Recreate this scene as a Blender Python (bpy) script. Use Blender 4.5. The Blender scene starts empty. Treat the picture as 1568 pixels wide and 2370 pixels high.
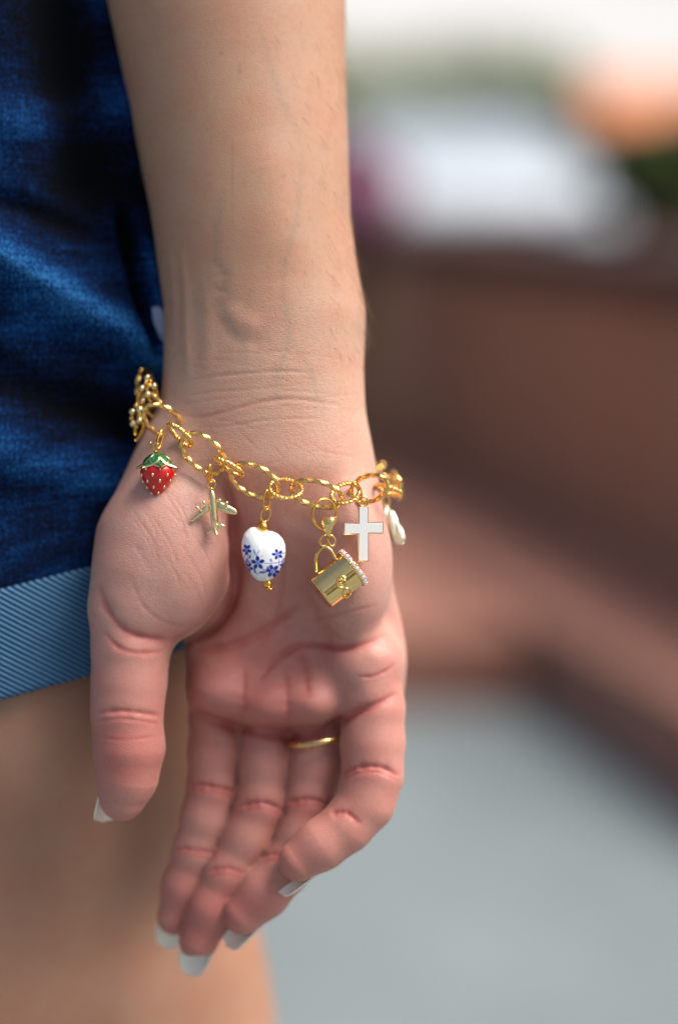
import bpy, math, random, time
import numpy as np
from mathutils import Matrix, Vector
random.seed(7); rng = np.random.RandomState(7)
SC = bpy.context.scene
COL = SC.collection

# ------------------------------------------------------------------ camera
D0 = 45.0                      # cm, camera to the plane of sharp focus
K = 88.0                       # measured picture units per cm at that plane
PITCH = math.radians(11.7)
cam_d = bpy.data.cameras.new('camera'); cam = bpy.data.objects.new('camera', cam_d); COL.objects.link(cam)
cam_d.sensor_fit = 'VERTICAL'; cam_d.sensor_height = 36.0; cam_d.sensor_width = 24.0
cam_d.lens = 36.0 * D0 / (2370 / K)
cam_d.clip_start = 0.02; cam_d.clip_end = 500
cam_d.dof.use_dof = True; cam_d.dof.focus_distance = (D0 - 0.25) / 100; cam_d.dof.aperture_fstop = 2.4
cam.location = (0, -0.45, 0.85); cam.rotation_euler = (math.pi / 2 - PITCH, 0, 0)
SC.camera = cam
CAM = Matrix.Translation(cam.location) @ cam.rotation_euler.to_matrix().to_4x4()

# ------------------------------------------------------------------ light
SUN_EL, SUN_AZ = math.radians(57), math.radians(98)    # azimuth clockwise from +Y (view direction) towards +X
w = bpy.data.worlds.new('World'); SC.world = w; w.use_nodes = True
nt = w.node_tree; nt.nodes.clear()
o_ = nt.nodes.new('ShaderNodeOutputWorld'); bg = nt.nodes.new('ShaderNodeBackground'); sk = nt.nodes.new('ShaderNodeTexSky')
sk.sky_type = 'NISHITA'; sk.sun_disc = False; sk.sun_elevation = SUN_EL; sk.sun_rotation = SUN_AZ
sk.air_density = 1.0; sk.dust_density = 6.0; sk.ozone_density = 0.4
bg.inputs[1].default_value = 0.105
nt.links.new(sk.outputs[0], bg.inputs[0]); nt.links.new(bg.outputs[0], o_.inputs[0])
sd = bpy.data.lights.new('sun', 'SUN'); sd.energy = 3.2; sd.angle = math.radians(34); sd.color = (1.0, 0.965, 0.92)
sun = bpy.data.objects.new('sun', sd); COL.objects.link(sun)
sdir = Vector((math.sin(SUN_AZ) * math.cos(SUN_EL), math.cos(SUN_AZ) * math.cos(SUN_EL), math.sin(SUN_EL)))
sun.rotation_euler = sdir.to_track_quat('Z', 'Y').to_euler()
SC.view_settings.view_transform = 'Standard'; SC.view_settings.look = 'None'
SC.view_settings.exposure = 0.47; SC.view_settings.gamma = 1.0
SC.cycles.use_denoising = True
SC.cycles.max_bounces = 8

# ------------------------------------------------------------------ helpers
def P(px, py, d=0.0):
    """camera-frame point in metres for a measured picture position and a depth d (cm) behind the focus plane"""
    s = (D0 + d) / D0
    return Vector(((px - 784) / K * s, (1185 - py) / K * s, -(D0 + d))) * 0.01
def Pn(px, py, d=0.0):
    return np.array(P(px, py, d))
def tocam(v):
    v = np.array(v, float); v[:, 2] = -(D0 + v[:, 2]); return v * .01
def tagit(o, label=None, cat=None, group=None, kind=None):
    if label: o['label'] = label
    if cat: o['category'] = cat
    if group: o['group'] = group
    if kind: o['kind'] = kind
    return o
def empty(name, mat, label=None, cat=None, group=None):
    o = bpy.data.objects.new(name, None); COL.objects.link(o); o.matrix_world = mat
    o.empty_display_size = 0.01
    return tagit(o, label, cat, group)
def mesh_obj(name, v, f, mat, parent=None, smooth=True, mw=None):
    me = bpy.data.meshes.new(name)
    me.from_pydata([tuple(a) for a in v], [], f)
    me.update()
    if smooth: me.shade_smooth()
    o = bpy.data.objects.new(name, me); COL.objects.link(o)
    if mat: me.materials.append(mat)
    if parent: o.parent = parent
    elif mw is not None: o.matrix_world = mw
    return o
class MB:
    def __init__(s): s.v = []; s.f = []; s.n = 0
    def add(s, vf, M=None):
        v, f = vf; v = np.asarray(v, float)
        if M is not None: v = v @ np.array(M)[:3, :3].T + np.array(M)[:3, 3]
        s.v.append(v); s.f += [tuple(i + s.n for i in q) for q in f]; s.n += len(v); return s
    def build(s, name, mat, parent=None, smooth=True, mw=None):
        return mesh_obj(name, np.concatenate(s.v), s.f, mat, parent, smooth, mw)
def grid_faces(nu, nv, cu=False, cv=False):
    f = []
    for i in range(nu if cu else nu - 1):
        for j in range(nv if cv else nv - 1):
            a = i * nv + j; b = ((i + 1) % nu) * nv + j
            c = ((i + 1) % nu) * nv + (j + 1) % nv; e = i * nv + (j + 1) % nv
            f.append((a, b, c, e))
    return f
def frames(pts, closed):
    pts = np.asarray(pts, float); n = len(pts)
    if closed: T = np.roll(pts, -1, 0) - np.roll(pts, 1, 0)
    else: T = np.gradient(pts, axis=0)
    T /= np.linalg.norm(T, axis=1)[:, None] + 1e-12
    N = np.zeros_like(T); a = np.array([0, 0, 1.0])
    if abs(T[0] @ a) > .9: a = np.array([1.0, 0, 0])
    N[0] = a - T[0] * (a @ T[0]); N[0] /= np.linalg.norm(N[0])
    for i in range(1, n):
        v = N[i-1] - T[i] * (N[i-1] @ T[i]); N[i] = v / (np.linalg.norm(v) + 1e-12)
    B = np.cross(T, N)
    if closed:
        v = N[-1] - T[0] * (N[-1] @ T[0]); v /= np.linalg.norm(v)
        ang = math.atan2(v @ B[0], v @ N[0])
        for i in range(n):
            t = -ang * i / n; c, s = math.cos(t), math.sin(t)
            N[i], B[i] = c * N[i] + s * B[i], -s * N[i] + c * B[i]
    return T, N, B
def tube(pts, r, ns=8, closed=False, sect=None, twist=0.0, cap=True):
    """sweep a section (list of (radius, angle)) along pts; twist in turns over the whole length"""
    pts = np.asarray(pts, float); n = len(pts)
    T, N, B = frames(pts, closed)
    r = np.broadcast_to(np.asarray(r, float), (n,))
    if sect is None: sect = [(1.0, 2 * math.pi * k / ns) for k in range(ns)]
    ns = len(sect); V = np.zeros((n, ns, 3))
    for k, (q, a) in enumerate(sect):
        tw = a + 2 * math.pi * twist * np.arange(n) / (n if closed else max(n - 1, 1))
        V[:, k] = pts + (N * np.cos(tw)[:, None] + B * np.sin(tw)[:, None]) * (r * q)[:, None]
    f = grid_faces(n, ns, closed, True)
    if not closed and cap:
        f.append(tuple(range(ns - 1, -1, -1))); f.append(tuple((n - 1) * ns + k for k in range(ns)))
    return V.reshape(-1, 3), f
def sphere(c, r, nu=12, nv=8):
    r = np.broadcast_to(np.asarray(r, float), (3,)); V = []
    for i in range(nv + 1):
        t = math.pi * i / nv
        for j in range(nu):
            a = 2 * math.pi * j / nu
            V.append((c[0] + r[0] * math.sin(t) * math.cos(a), c[1] + r[1] * math.cos(t), c[2] + r[2] * math.sin(t) * math.sin(a)))
    return V, grid_faces(nv + 1, nu, False, True)
def ellipse_pts(c, a, b, n=48, M=None):
    t = np.linspace(0, 2 * math.pi, n, endpoint=False)
    p = np.stack([a * np.cos(t), b * np.sin(t), 0 * t], 1)
    if M is not None: p = p @ np.array(M.to_3x3()).T
    return p + np.array(c)
def rotm(ang=0, tilt=0, yaw=0):
    """in-plane angle (clockwise in the picture), then tilt about own long axis, yaw about vertical axis (degrees)"""
    return Matrix.Rotation(math.radians(yaw), 4, 'Y') @ Matrix.Rotation(math.radians(-ang), 4, 'Z') @ Matrix.Rotation(math.radians(tilt), 4, 'X')
def resample(pts, n, closed=True):
    p = np.asarray(pts, float)
    if closed: p = np.vstack([p, p[:1]])
    d = np.r_[0, np.cumsum(np.linalg.norm(np.diff(p, axis=0), axis=1))]
    t = np.linspace(0, d[-1], n, endpoint=not closed)
    return np.stack([np.interp(t, d, p[:, k]) for k in range(p.shape[1])], 1)
def smooth_closed(p, it=3):
    for _ in range(it): p = .25 * np.roll(p, 1, 0) + .5 * p + .25 * np.roll(p, -1, 0)
    return p
def puff(outline, T, c=None, n=64, m=14, pw=2.0, it=4, back=1.0):
    """pillow-shaped solid with the given outline (x,y) and half thickness T"""
    o = smooth_closed(resample(outline, n), it)
    c = np.mean(o, 0) if c is None else np.array(c)
    V = []; 
    for side in (1, -1):
        for i in range(m):
            rho = math.sin(math.pi / 2 * (i + .0) / (m)) if i else 0.02
            q = c + (o - c) * rho
            z = T * max(1 - rho ** pw, 0) ** .5 * (side if side > 0 else -back)
            V.append(np.column_stack([q, np.full(n, z)]))
    rim = np.column_stack([o, np.zeros(n)])
    rings = V[:m] + [rim] + V[m:][::-1]
    A = np.concatenate(rings); f = grid_faces(len(rings), n, False, True)
    f = [tuple(reversed(q)) for q in f]
    f.append(tuple(range(n))); f.append(tuple((len(rings) - 1) * n + k for k in range(n - 1, -1, -1)))
    return A, f
def slab(outline, z0, z1, bev=0.0):
    """flat extruded outline with a small bevel on the front edge"""
    o = np.asarray(outline, float); n = len(o)
    e1 = o - np.roll(o, 1, 0); e2 = np.roll(o, -1, 0) - o
    n1 = np.column_stack([e1[:, 1], -e1[:, 0]]); n2 = np.column_stack([e2[:, 1], -e2[:, 0]])
    n1 /= np.linalg.norm(n1, axis=1)[:, None] + 1e-12; n2 /= np.linalg.norm(n2, axis=1)[:, None] + 1e-12
    nn = (n1 + n2); nn /= (1 + (n1 * n2).sum(1))[:, None] + 1e-9
    area = .5 * np.sum(o[:, 0] * np.roll(o[:, 1], -1) - np.roll(o[:, 0], -1) * o[:, 1])
    if area < 0: nn = -nn
    oi = o - nn * bev
    R = [np.column_stack([o, np.full(n, z0)]), np.column_stack([o, np.full(n, z1 - bev)]), np.column_stack([oi, np.full(n, z1)])]
    f = [tuple(reversed(q)) for q in grid_faces(3, n, False, True)]
    f.append(tuple(range(n - 1, -1, -1))); f.append(tuple(2 * n + k for k in range(n)))
    if area < 0: f = [tuple(reversed(q)) for q in f]
    return np.concatenate(R), f
def box(c, s):
    x, y, z = np.array(s) / 2
    v = np.array([(i * x, j * y, k * z) for i in (-1, 1) for j in (-1, 1) for k in (-1, 1)]) + np.array(c)
    return v, [(0, 1, 3, 2), (4, 6, 7, 5), (0, 4, 5, 1), (2, 3, 7, 6), (0, 2, 6, 4), (1, 5, 7, 3)]

# ------------------------------------------------------------------ materials
class NM:
    def __init__(s, name):
        s.m = bpy.data.materials.new(name); s.m.use_nodes = True; s.t = s.m.node_tree
        s.b = s.t.nodes['Principled BSDF']
    def n(s, typ, **kw):
        x = s.t.nodes.new('ShaderNode' + typ)
        for k, v in kw.items():
            if k.startswith('i_'):
                x.inputs[k[2:].replace('_', ' ')].default_value = v
            else: setattr(x, k, v)
        return x
    def l(s, a, b): s.t.links.new(a, b)
    def set(s, **kw):
        for k, v in kw.items():
            s.b.inputs[k.replace('_', ' ')].default_value = v
        return s
def rgb(*c): return (c[0], c[1], c[2], 1.0)
def mapping(M, coord='Object', scale=(1, 1, 1), rot=(0, 0, 0)):
    tc = M.n('TexCoord'); mp = M.n('Mapping'); mp.inputs['Scale'].default_value = scale; mp.inputs['Rotation'].default_value = rot
    M.l(tc.outputs[coord], mp.inputs['Vector']); return mp.outputs['Vector']
def ramp(M, fac, stops):
    r = M.n('ValToRGB'); e = r.color_ramp.elements
    while len(e) < len(stops): e.new(.5)
    for k, (p, c) in enumerate(stops): e[k].position = p; e[k].color = c
    M.l(fac, r.inputs[0]); return r.outputs[0]
def noise(M, vec, scale, detail=4, rough=.55):
    x = M.n('TexNoise'); x.inputs['Scale'].default_value = scale; x.inputs['Detail'].default_value = detail; x.inputs['Roughness'].default_value = rough
    if vec is not None: M.l(vec, x.inputs['Vector'])
    return x.outputs['Fac']
def bump(M, h, strength, dist, prev=None):
    b = M.n('Bump'); b.inputs['Strength'].default_value = strength; b.inputs['Distance'].default_value = dist
    M.l(h, b.inputs['Height'])
    if prev is not None: M.l(prev, b.inputs['Normal'])
    return b.outputs['Normal']
def math_n(M, op, a, b=None):
    x = M.n('Math', operation=op)
    for k, q in enumerate((a, b)):
        if q is None: continue
        if isinstance(q, (int, float)): x.inputs[k].default_value = q
        else: M.l(q, x.inputs[k])
    return x.outputs[0]
def mix(M, fac, a, b, blend='MIX'):
    x = M.n('Mix', data_type='RGBA', blend_type=blend)
    for i, q in ((0, fac), (6, a), (7, b)):
        if isinstance(q, (int, float)): x.inputs[i].default_value = q
        elif isinstance(q, tuple): x.inputs[i].default_value = q
        else: M.l(q, x.inputs[i])
    return x.outputs[2]

def skin_material():
    M = NM('skin'); at = M.n('Attribute', attribute_name='tone'); cr = M.n('Attribute', attribute_name='fine')
    v = mapping(M)
    mot = noise(M, v, 90, 5, .6); mot2 = noise(M, v, 700, 3, .6); mot3 = noise(M, v, 25, 3, .5)
    c = mix(M, ramp(M, mot, [(.38, rgb(0, 0, 0)), (.62, rgb(.8, .8, .8))]), at.outputs['Color'], rgb(1.0, .87, .84), 'MULTIPLY')
    c = mix(M, ramp(M, mot2, [(.45, rgb(0, 0, 0)), (.75, rgb(.35, .35, .35))]), c, rgb(.84, .74, .68), 'MULTIPLY')
    c = mix(M, ramp(M, mot3, [(.4, rgb(0, 0, 0)), (.7, rgb(.4, .4, .4))]), c, rgb(1.12, 1.06, .98), 'MULTIPLY')
    M.l(c, M.b.inputs['Base Color'])
    M.set(Roughness=.50, Subsurface_Weight=.16, Subsurface_Scale=.0045)
    M.b.inputs['Subsurface Radius'].default_value = (1.0, .38, .22)
    M.b.inputs['Specular IOR Level'].default_value = .42
    # fine skin relief: crossed, stretched cells and pores
    v1 = mapping(M, scale=(620, 1900, 1000), rot=(0, 0, .45)); v2 = mapping(M, scale=(1700, 720, 1000), rot=(0, 0, -.35))
    a = M.n('TexVoronoi', feature='DISTANCE_TO_EDGE'); M.l(v1, a.inputs['Vector']); a.inputs['Scale'].default_value = 1.0
    b = M.n('TexVoronoi', feature='DISTANCE_TO_EDGE'); M.l(v2, b.inputs['Vector']); b.inputs['Scale'].default_value = 1.0
    h = math_n(M, 'ADD', ramp(M, a.outputs['Distance'], [(0, rgb(0, 0, 0)), (.22, rgb(1, 1, 1))]), ramp(M, b.outputs['Distance'], [(0, rgb(0, 0, 0)), (.18, rgb(.7, .7, .7))]))
    st = math_n(M, 'MULTIPLY', h, cr.outputs['Fac'])
    n1 = bump(M, st, .34, .00010)
    n2 = bump(M, noise(M, v, 260, 4, .6), .16, .0003, n1)
    M.l(n2, M.b.inputs['Normal'])
    rr = ramp(M, mot2, [(.3, rgb(.42, .42, .42)), (.7, rgb(.60, .60, .60))]); M.l(rr, M.b.inputs['Roughness'])
    return M.m
SKIN = skin_material()

def gold_material(name, col, rough, bumpy=0.2):
    M = NM(name); v = mapping(M)
    c = mix(M, noise(M, v, 900, 3), rgb(*[x * .86 for x in col]), rgb(*col)); M.l(c, M.b.inputs['Base Color'])
    M.set(Metallic=1.0)
    M.l(ramp(M, noise(M, v, 1400, 3), [(.3, rgb(rough * .7,) * 1 if False else rgb(rough * .7, rough * .7, rough * .7)), (.7, rgb(rough * 1.4, rough * 1.4, rough * 1.4))]), M.b.inputs['Roughness'])
    M.l(bump(M, noise(M, v, 500, 3), bumpy, .0001), M.b.inputs['Normal'])
    return M.m
GOLD = gold_material('gold_plate', (.96, .59, .19), .14)
GOLDDEEP = gold_material('deep_gold_plate', (.98, .52, .10), .12)
GOLDPALE = gold_material('pale_gold_plate', (.98, .79, .43), .22)
CREAM = gold_material('cream_gold', (.97, .92, .68), .34)
GOLDMIRROR = gold_material('polished_gold', (.98, .70, .28), .07, .15)

def simple(name, col, rough=.4, metal=0, coat=0, var=.12, scale=300, **kw):
    M = NM(name); v = mapping(M)
    c = mix(M, noise(M, v, scale, 4), rgb(*[x * (1 - var) for x in col]), rgb(*[min(x * (1 + var), 1) for x in col])); M.l(c, M.b.inputs['Base Color'])
    M.set(Roughness=rough, Metallic=metal, Coat_Weight=coat, Coat_Roughness=.04, **kw)
    return M.m
RED = simple('red_enamel', (.60, .002, .003), .3, coat=.45, var=.2)
GREEN = simple('green_enamel', (.006, .12, .022), .18, coat=1.0, var=.35)
WHITE = simple('white_enamel', (.90, .90, .87), .16, coat=.6, var=.02)
NAILW = simple('nail_tip', (.93, .86, .74), .22, coat=.5, var=.04, Subsurface_Weight=.2, Subsurface_Scale=.002)
def glass_material():
    M = NM('clear_stone'); M.set(Base_Color=rgb(.93, .92, 1.0), Roughness=.02, Transmission_Weight=.55, IOR=2.0, Metallic=0.15); return M.m
STONE = glass_material()

# ================================================================== HAND AND FOREARM (one continuous surface)
def smin(a, b, k):
    h = np.maximum(k - np.abs(a - b), 0) / k
    return np.minimum(a, b) - h * h * k * .25
def C3(px, py, d):      # camera-frame cm, depth positive away
    s = (D0 + d) / D0
    return np.array([(px - 784) / K * s, (1185 - py) / K * s, d])
_cy = np.array([-700, -500, 0, 120, 250, 380, 500, 620, 720, 850, 950, 1080, 1200, 1350, 1440, 1500, 1600, 1700, 1800], float)
_c  = np.array([430, 462, 522, 536, 551, 566, 580, 596, 613, 610, 607, 618, 637, 657, 673, 683, 686, 684, 684], float)
_a  = np.array([370, 340, 278, 263, 250, 240, 230, 230, 233, 231, 238, 252, 250, 250, 257, 256, 249, 243, 240], float)
_cd = np.array([4.0, 3.6, 2.9, 2.75, 2.6, 2.42, 2.25, 2.1, 2.0, 1.85, 1.8, 1.8, 2.05, 2.45, 2.52, 2.48, 2.3, 2.2, 2.1])
_b  = np.array([3.8, 3.5, 2.9, 2.75, 2.65, 2.5, 2.35, 2.15, 2.05, 1.9, 1.8, 1.75, 1.55, 1.2, 1.02, .98, 1.0, .95, .95])
_fy = np.arange(-700, 1801, 4.0)
_kr = np.exp(-np.linspace(-2.2, 2.2, 25) ** 2); _kr /= _kr.sum()
def _sm(t):
    q = np.interp(_fy, _cy, t); qq = np.convolve(np.pad(q, 12, 'edge'), _kr, 'valid'); return qq
_C, _A, _CD, _B = _sm(_c), _sm(_a), _sm(_cd), _sm(_b)
def cone_chain(p, pts, k=.25):
    out = None
    for i in range(len(pts) - 1):
        a = C3(*pts[i][:3]); b = C3(*pts[i + 1][:3]); ra, rb = pts[i][3], pts[i + 1][3]
        ab = b - a; L = ab @ ab
        t = ((p[0] - a[0]) * ab[0] + (p[1] - a[1]) * ab[1] + (p[2] - a[2]) * ab[2]) / L
        t = np.clip(t, 0, 1)
        d = np.sqrt((p[0] - a[0] - t * ab[0]) ** 2 + (p[1] - a[1] - t * ab[1]) ** 2 + (p[2] - a[2] - t * ab[2]) ** 2) - (ra + (rb - ra) * t)
        out = d if out is None else smin(out, d, k)
    return out
def ellip(p, c, r, rot=0.0):
    c = C3(*c); x, y, z = p[0] - c[0], p[1] - c[1], p[2] - c[2]
    ca, sa = math.cos(math.radians(rot)), math.sin(math.radians(rot))
    u, v = x * ca + y * sa, -x * sa + y * ca
    q = np.sqrt((u / r[0]) ** 2 + (v / r[1]) ** 2 + (z / r[2]) ** 2)
    g = np.sqrt((u / r[0] ** 2) ** 2 + (v / r[1] ** 2) ** 2 + (z / r[2] ** 2) ** 2) + 1e-6
    return q * (q - 1) / g
FING = dict(
 index =[(512, 1560, 2.6, .78), (500, 1660, 2.65, .70), (496, 1740, 2.6, .69), (492, 1822, 2.6, .66), (476, 1890, 2.6, .65), (455, 1966, 2.65, .615), (428, 2050, 2.75, .60), (405, 2122, 2.8, .50)],
 middle=[(614, 1580, 2.6, .80), (616, 1670, 2.6, .73), (616, 1760, 2.5, .73), (606, 1862, 2.35, .69), (576, 1938, 2.3, .67), (530, 2020, 2.25, .62), (492, 2100, 2.25, .63), (460, 2176, 2.3, .55)],
 ring  =[(722, 1580, 2.5, .76), (733, 1680, 2.45, .73), (734, 1770, 2.3, .73), (720, 1860, 2.1, .68), (702, 1930, 1.95, .65), (662, 2010, 1.8, .63), (612, 2066, 1.7, .645), (563, 2115, 1.65, .56)],
 pinky =[(848, 1560, 1.6, .92), (862, 1640, 1.45, .82), (862, 1720, 1.35, .82), (862, 1795, 1.2, .77), (845, 1858, 1.1, .73), (801, 1912, .95, .66), (744, 1954, .85, .64), (692, 1992, .8, .55)],
 thumb =[(330, 1330, 1.0, 1.2), (305, 1420, .95, 1.05), (303, 1500, .9, 1.0), (299, 1580, .85, .95), (294, 1650, .8, .90), (299, 1730, .8, .90), (293, 1800, .85, .78), (283, 1848, .9, .60)])
def SDF(p, parts=False):
    d = p[2]; s = (D0 + d) / D0
    px = 784 + K * p[0] / s; py = 1185 - K * p[1] / s
    c = np.interp(py, _fy, _C); a = np.interp(py, _fy, _A) / K * s; cd = np.interp(py, _fy, _CD); b = np.interp(py, _fy, _B)
    x = (px - c) / K * s; z = d - cd
    q = np.sqrt((x / a) ** 2 + (z / b) ** 2)
    g = np.sqrt((x / a ** 2) ** 2 + (z / b ** 2) ** 2) + 1e-6
    col = np.maximum(q * (q - 1) / g, -1.2)
    cap = (py - 1668) / K
    body = -smin(-col, -cap, .9)
    # hollow of the palm is left by the pads round it
    body = smin(body, ellip(p, (390, 1290, .92), (1.78, 2.35, 1.36), -12), .42)
    body = smin(body, cone_chain(p, [(430, 1060, 1.9, 1.35), (345, 1250, 1.45, 1.35), (312, 1390, 1.05, 1.12)]), .6)
    body = smin(body, ellip(p, (805, 1290, 1.35), (1.2, 2.25, 1.35), 4), .6)
    body = smin(body, ellip(p, (842, 1540, 1.66), (1.08, 1.0, 1.02), 20), .6)
    body = smin(body, ellip(p, (722, 1622, 1.75), (.80, .62, .95), 0), .6)
    body = smin(body, ellip(p, (614, 1622, 1.85), (.84, .64, .98), 0), .6)
    body = smin(body, ellip(p, (512, 1598, 1.95), (.82, .64, .98), 0), .6)
    fs = [cone_chain(p, FING[k], .3) for k in ('index', 'middle', 'ring', 'pinky')]
    f = fs[0]
    for q2 in fs[1:]: f = smin(f, q2, .03)
    out = smin(body, f, .16)
    out = smin(out, cone_chain(p, FING['thumb'], .3), .40)
    return out
t_0 = time.time()
h = .085
gx = np.arange(-7.4, 2.9, h); gy = np.arange(-12.2, 19.6, h); gd = np.arange(-1.4, 7.4, h)
F = np.empty((len(gx), len(gy), len(gd)), np.float32)
for i0 in range(0, len(gx), 16):
    X, Y, Z = np.meshgrid(gx[i0:i0+16], gy, gd, indexing='ij'); F[i0:i0+16] = SDF((X, Y, Z))
def surface_nets(F, org, h):
    S = F < 0; nx, ny, nz = F.shape
    cnt = np.zeros((nx - 1, ny - 1, nz - 1), np.uint8)
    for i in (0, 1):
        for j in (0, 1):
            for k in (0, 1): cnt += S[i:nx-1+i, j:ny-1+j, k:nz-1+k]
    act = (cnt > 0) & (cnt < 8); idx = np.full(act.shape, -1, np.int64); I = np.argwhere(act); idx[act] = np.arange(len(I))
    acc = np.zeros((len(I), 3)); num = np.zeros(len(I))
    for ax in range(3):
        o1, o2 = [q for q in range(3) if q != ax]
        for u in (0, 1):
            for v in (0, 1):
                A = I.copy(); A[:, o1] += u; A[:, o2] += v; Bq = A.copy(); Bq[:, ax] += 1
                fa = F[A[:, 0], A[:, 1], A[:, 2]]; fb = F[Bq[:, 0], Bq[:, 1], Bq[:, 2]]
                m = (fa < 0) != (fb < 0); t = np.where(m, fa / np.where(m, fa - fb, 1), 0)
                q = A.astype(float); q[:, ax] += t; acc[m] += q[m]; num[m] += 1
    V = acc / num[:, None] * h + np.array(org)
    faces = []
    for ax in range(3):
        o1, o2 = [(1, 2), (2, 0), (0, 1)][ax]
        sl0 = [slice(None)] * 3; sl1 = [slice(None)] * 3; sl0[ax] = slice(0, -1); sl1[ax] = slice(1, None)
        A = S[tuple(sl0)]; Bq = S[tuple(sl1)]
        for flip, msk in ((False, A & ~Bq), (True, ~A & Bq)):
            E = np.argwhere(msk); ok = (E[:, o1] > 0) & (E[:, o2] > 0) & (E[:, o1] < F.shape[o1] - 1) & (E[:, o2] < F.shape[o2] - 1); E = E[ok]
            q = []
            for (u, v) in ((0, 0), (-1, 0), (-1, -1), (0, -1)):
                G = E.copy(); G[:, o1] += u; G[:, o2] += v; q.append(idx[G[:, 0], G[:, 1], G[:, 2]])
            Q = np.stack(q, 1)
            if flip: Q = Q[:, ::-1]
            faces.append(Q)
    return V, np.concatenate(faces)
V, Q = surface_nets(F, (gx[0], gy[0], gd[0]), h); del F
def grad(V):
    e = .02; g = np.zeros_like(V); p = [V[:, 0], V[:, 1], V[:, 2]]; f0 = SDF(p)
    for k in range(3):
        q = [x.copy() for x in p]; q[k] += e; g[:, k] = (SDF(q) - f0) / e
    return f0, g
def project(V, n=2):
    for _ in range(n):
        f0, g = grad(V); L = (g ** 2).sum(1) + 1e-9
        V = V - g * np.clip(f0 / L, -.1, .1)[:, None]
    return V
V = project(V, 2)
def subdivide(V, Q):
    E = np.concatenate([Q[:, [0, 1]], Q[:, [1, 2]], Q[:, [2, 3]], Q[:, [3, 0]]]); E.sort(axis=1)
    key = E[:, 0].astype(np.int64) * len(V) + E[:, 1]; u, inv = np.unique(key, return_inverse=True)
    em = .5 * (V[u // len(V)] + V[u % len(V)]); fc = V[Q].mean(1)
    nv, ne, nf = len(V), len(u), len(Q); inv = inv.reshape(4, nf) + nv; fi = np.arange(nf) + nv + ne
    q = [np.stack([Q[:, k], inv[k], fi, inv[(k - 1) % 4]], 1) for k in range(4)]
    return np.concatenate([V, em, fc]), np.concatenate(q)
V, Q = subdivide(V, Q)
V = project(V, 1)
_, NRM = grad(V); NRM /= np.linalg.norm(NRM, axis=1)[:, None] + 1e-9
s_ = (D0 + V[:, 2]) / D0; PX = 784 + K * V[:, 0] / s_; PY = 1185 - K * V[:, 1] / s_
FRONT = np.clip((-NRM[:, 2] + .15) / .5, 0, 1)       # side of the palm
def seg_dist(poly):
    poly = np.array(poly, float); x0, y0 = poly.min(0) - 60; x1, y1 = poly.max(0) + 60
    m = np.where((PX > x0) & (PX < x1) & (PY > y0) & (PY < y1))[0]
    best = np.full(len(m), 1e9); tt = np.zeros(len(m)); L = np.r_[0, np.cumsum(np.linalg.norm(np.diff(poly, axis=0), axis=1))]
    for i in range(len(poly) - 1):
        a, b = poly[i], poly[i+1]; ab = b - a
        t = np.clip(((PX[m] - a[0]) * ab[0] + (PY[m] - a[1]) * ab[1]) / (ab @ ab), 0, 1)
        d = np.hypot(PX[m] - a[0] - t * ab[0], PY[m] - a[1] - t * ab[1])
        k = d < best; best[k] = d[k]; tt[k] = (L[i] + t[k] * (L[i+1] - L[i])) / L[-1]
    return m, best, tt
DISP = np.zeros(len(V)); CRE = np.zeros(len(V))
def curve_pts(poly):
    p = np.array(poly, float)
    if len(p) < 3: return p
    out = []
    for i in range(len(p) - 1):
        p0, p1, p2, p3 = p[max(i-1, 0)], p[i], p[i+1], p[min(i+2, len(p)-1)]
        for t in np.linspace(0, 1, 5)[:-1]:
            out.append(.5 * ((2*p1) + (-p0+p2)*t + (2*p0-5*p1+4*p2-p3)*t*t + (-p0+3*p1-3*p2+p3)*t**3))
    return np.array(out + [p[-1]])
def crease(poly, wd, dep, red=1.0, dmin=-9, dmax=9, lip=.25):
    m, d, t = seg_dist(curve_pts(poly)); env = np.clip(np.minimum(t, 1 - t) * 5, 0, 1) ** .7
    ok = FRONT[m] * env * ((V[m, 2] > dmin) & (V[m, 2] < dmax))
    ph = rng.uniform(0, 6, 3); vary = .78 + .22 * np.sin(t * 9 + ph[0]) * np.sin(t * 23 + ph[1]); d = d + wd * .45 * np.sin(t * 17 + ph[2]) * (np.sign(d) if False else 1) * .3
    g = np.exp(-(np.abs(d) / (wd * (.8 + .3 * vary))) ** 1.6); g2 = np.exp(-(d / (wd * 2.9)) ** 2)
    DISP[m] += ok * dep * vary * (-.8 * g - .45 * g2 * (dep > .04) + lip * (g2 - g) * (dep <= .04))
    CRE[m] = np.maximum(CRE[m], ok * red * np.exp(-(d / (wd * 1.3)) ** 2))
def ridge(poly, wd, hgt):
    m, d, t = seg_dist(curve_pts(poly)); env = np.clip(np.minimum(t, 1 - t) * 4, 0, 1)
    DISP[m] += FRONT[m] * env * hgt * np.exp(-(d / wd) ** 2)
# wrist and forearm relief
crease([(770, 1200), (700, 1330), (640, 1440)], 30, .10, .1)
ridge([(840, 1500), (880, 1520), (915, 1505)], 18, .03); ridge([(820, 1600), (870, 1590), (915, 1568)], 16, .03)
ridge([(415, 560), (428, 660), (432, 780), (436, 900)], 11, .035)
ridge([(470, 640), (480, 760), (478, 880)], 16, .025)
ridge([(392, 560), (402, 680), (405, 800)], 9, .03)
ridge([(520, 700), (555, 742), (610, 758)], 24, .036)
crease([(500, 720), (525, 768), (570, 792), (630, 788)], 16, .025, .1)
crease([(505, 690), (515, 650), (500, 600)], 14, .03, .1)
ridge([(600, 300), (640, 480), (660, 640)], 60, .05)
crease([(423, 884), (492, 872), (573, 864), (655, 860), (740, 864)], 3.6, .022, .3)
crease([(423, 961), (472, 965), (533, 949), (614, 929), (690, 925), (790, 938)], 4.5, .027, .4)
crease([(430, 915), (520, 905), (600, 900), (680, 892)], 2.6, .012, .2)
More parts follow.
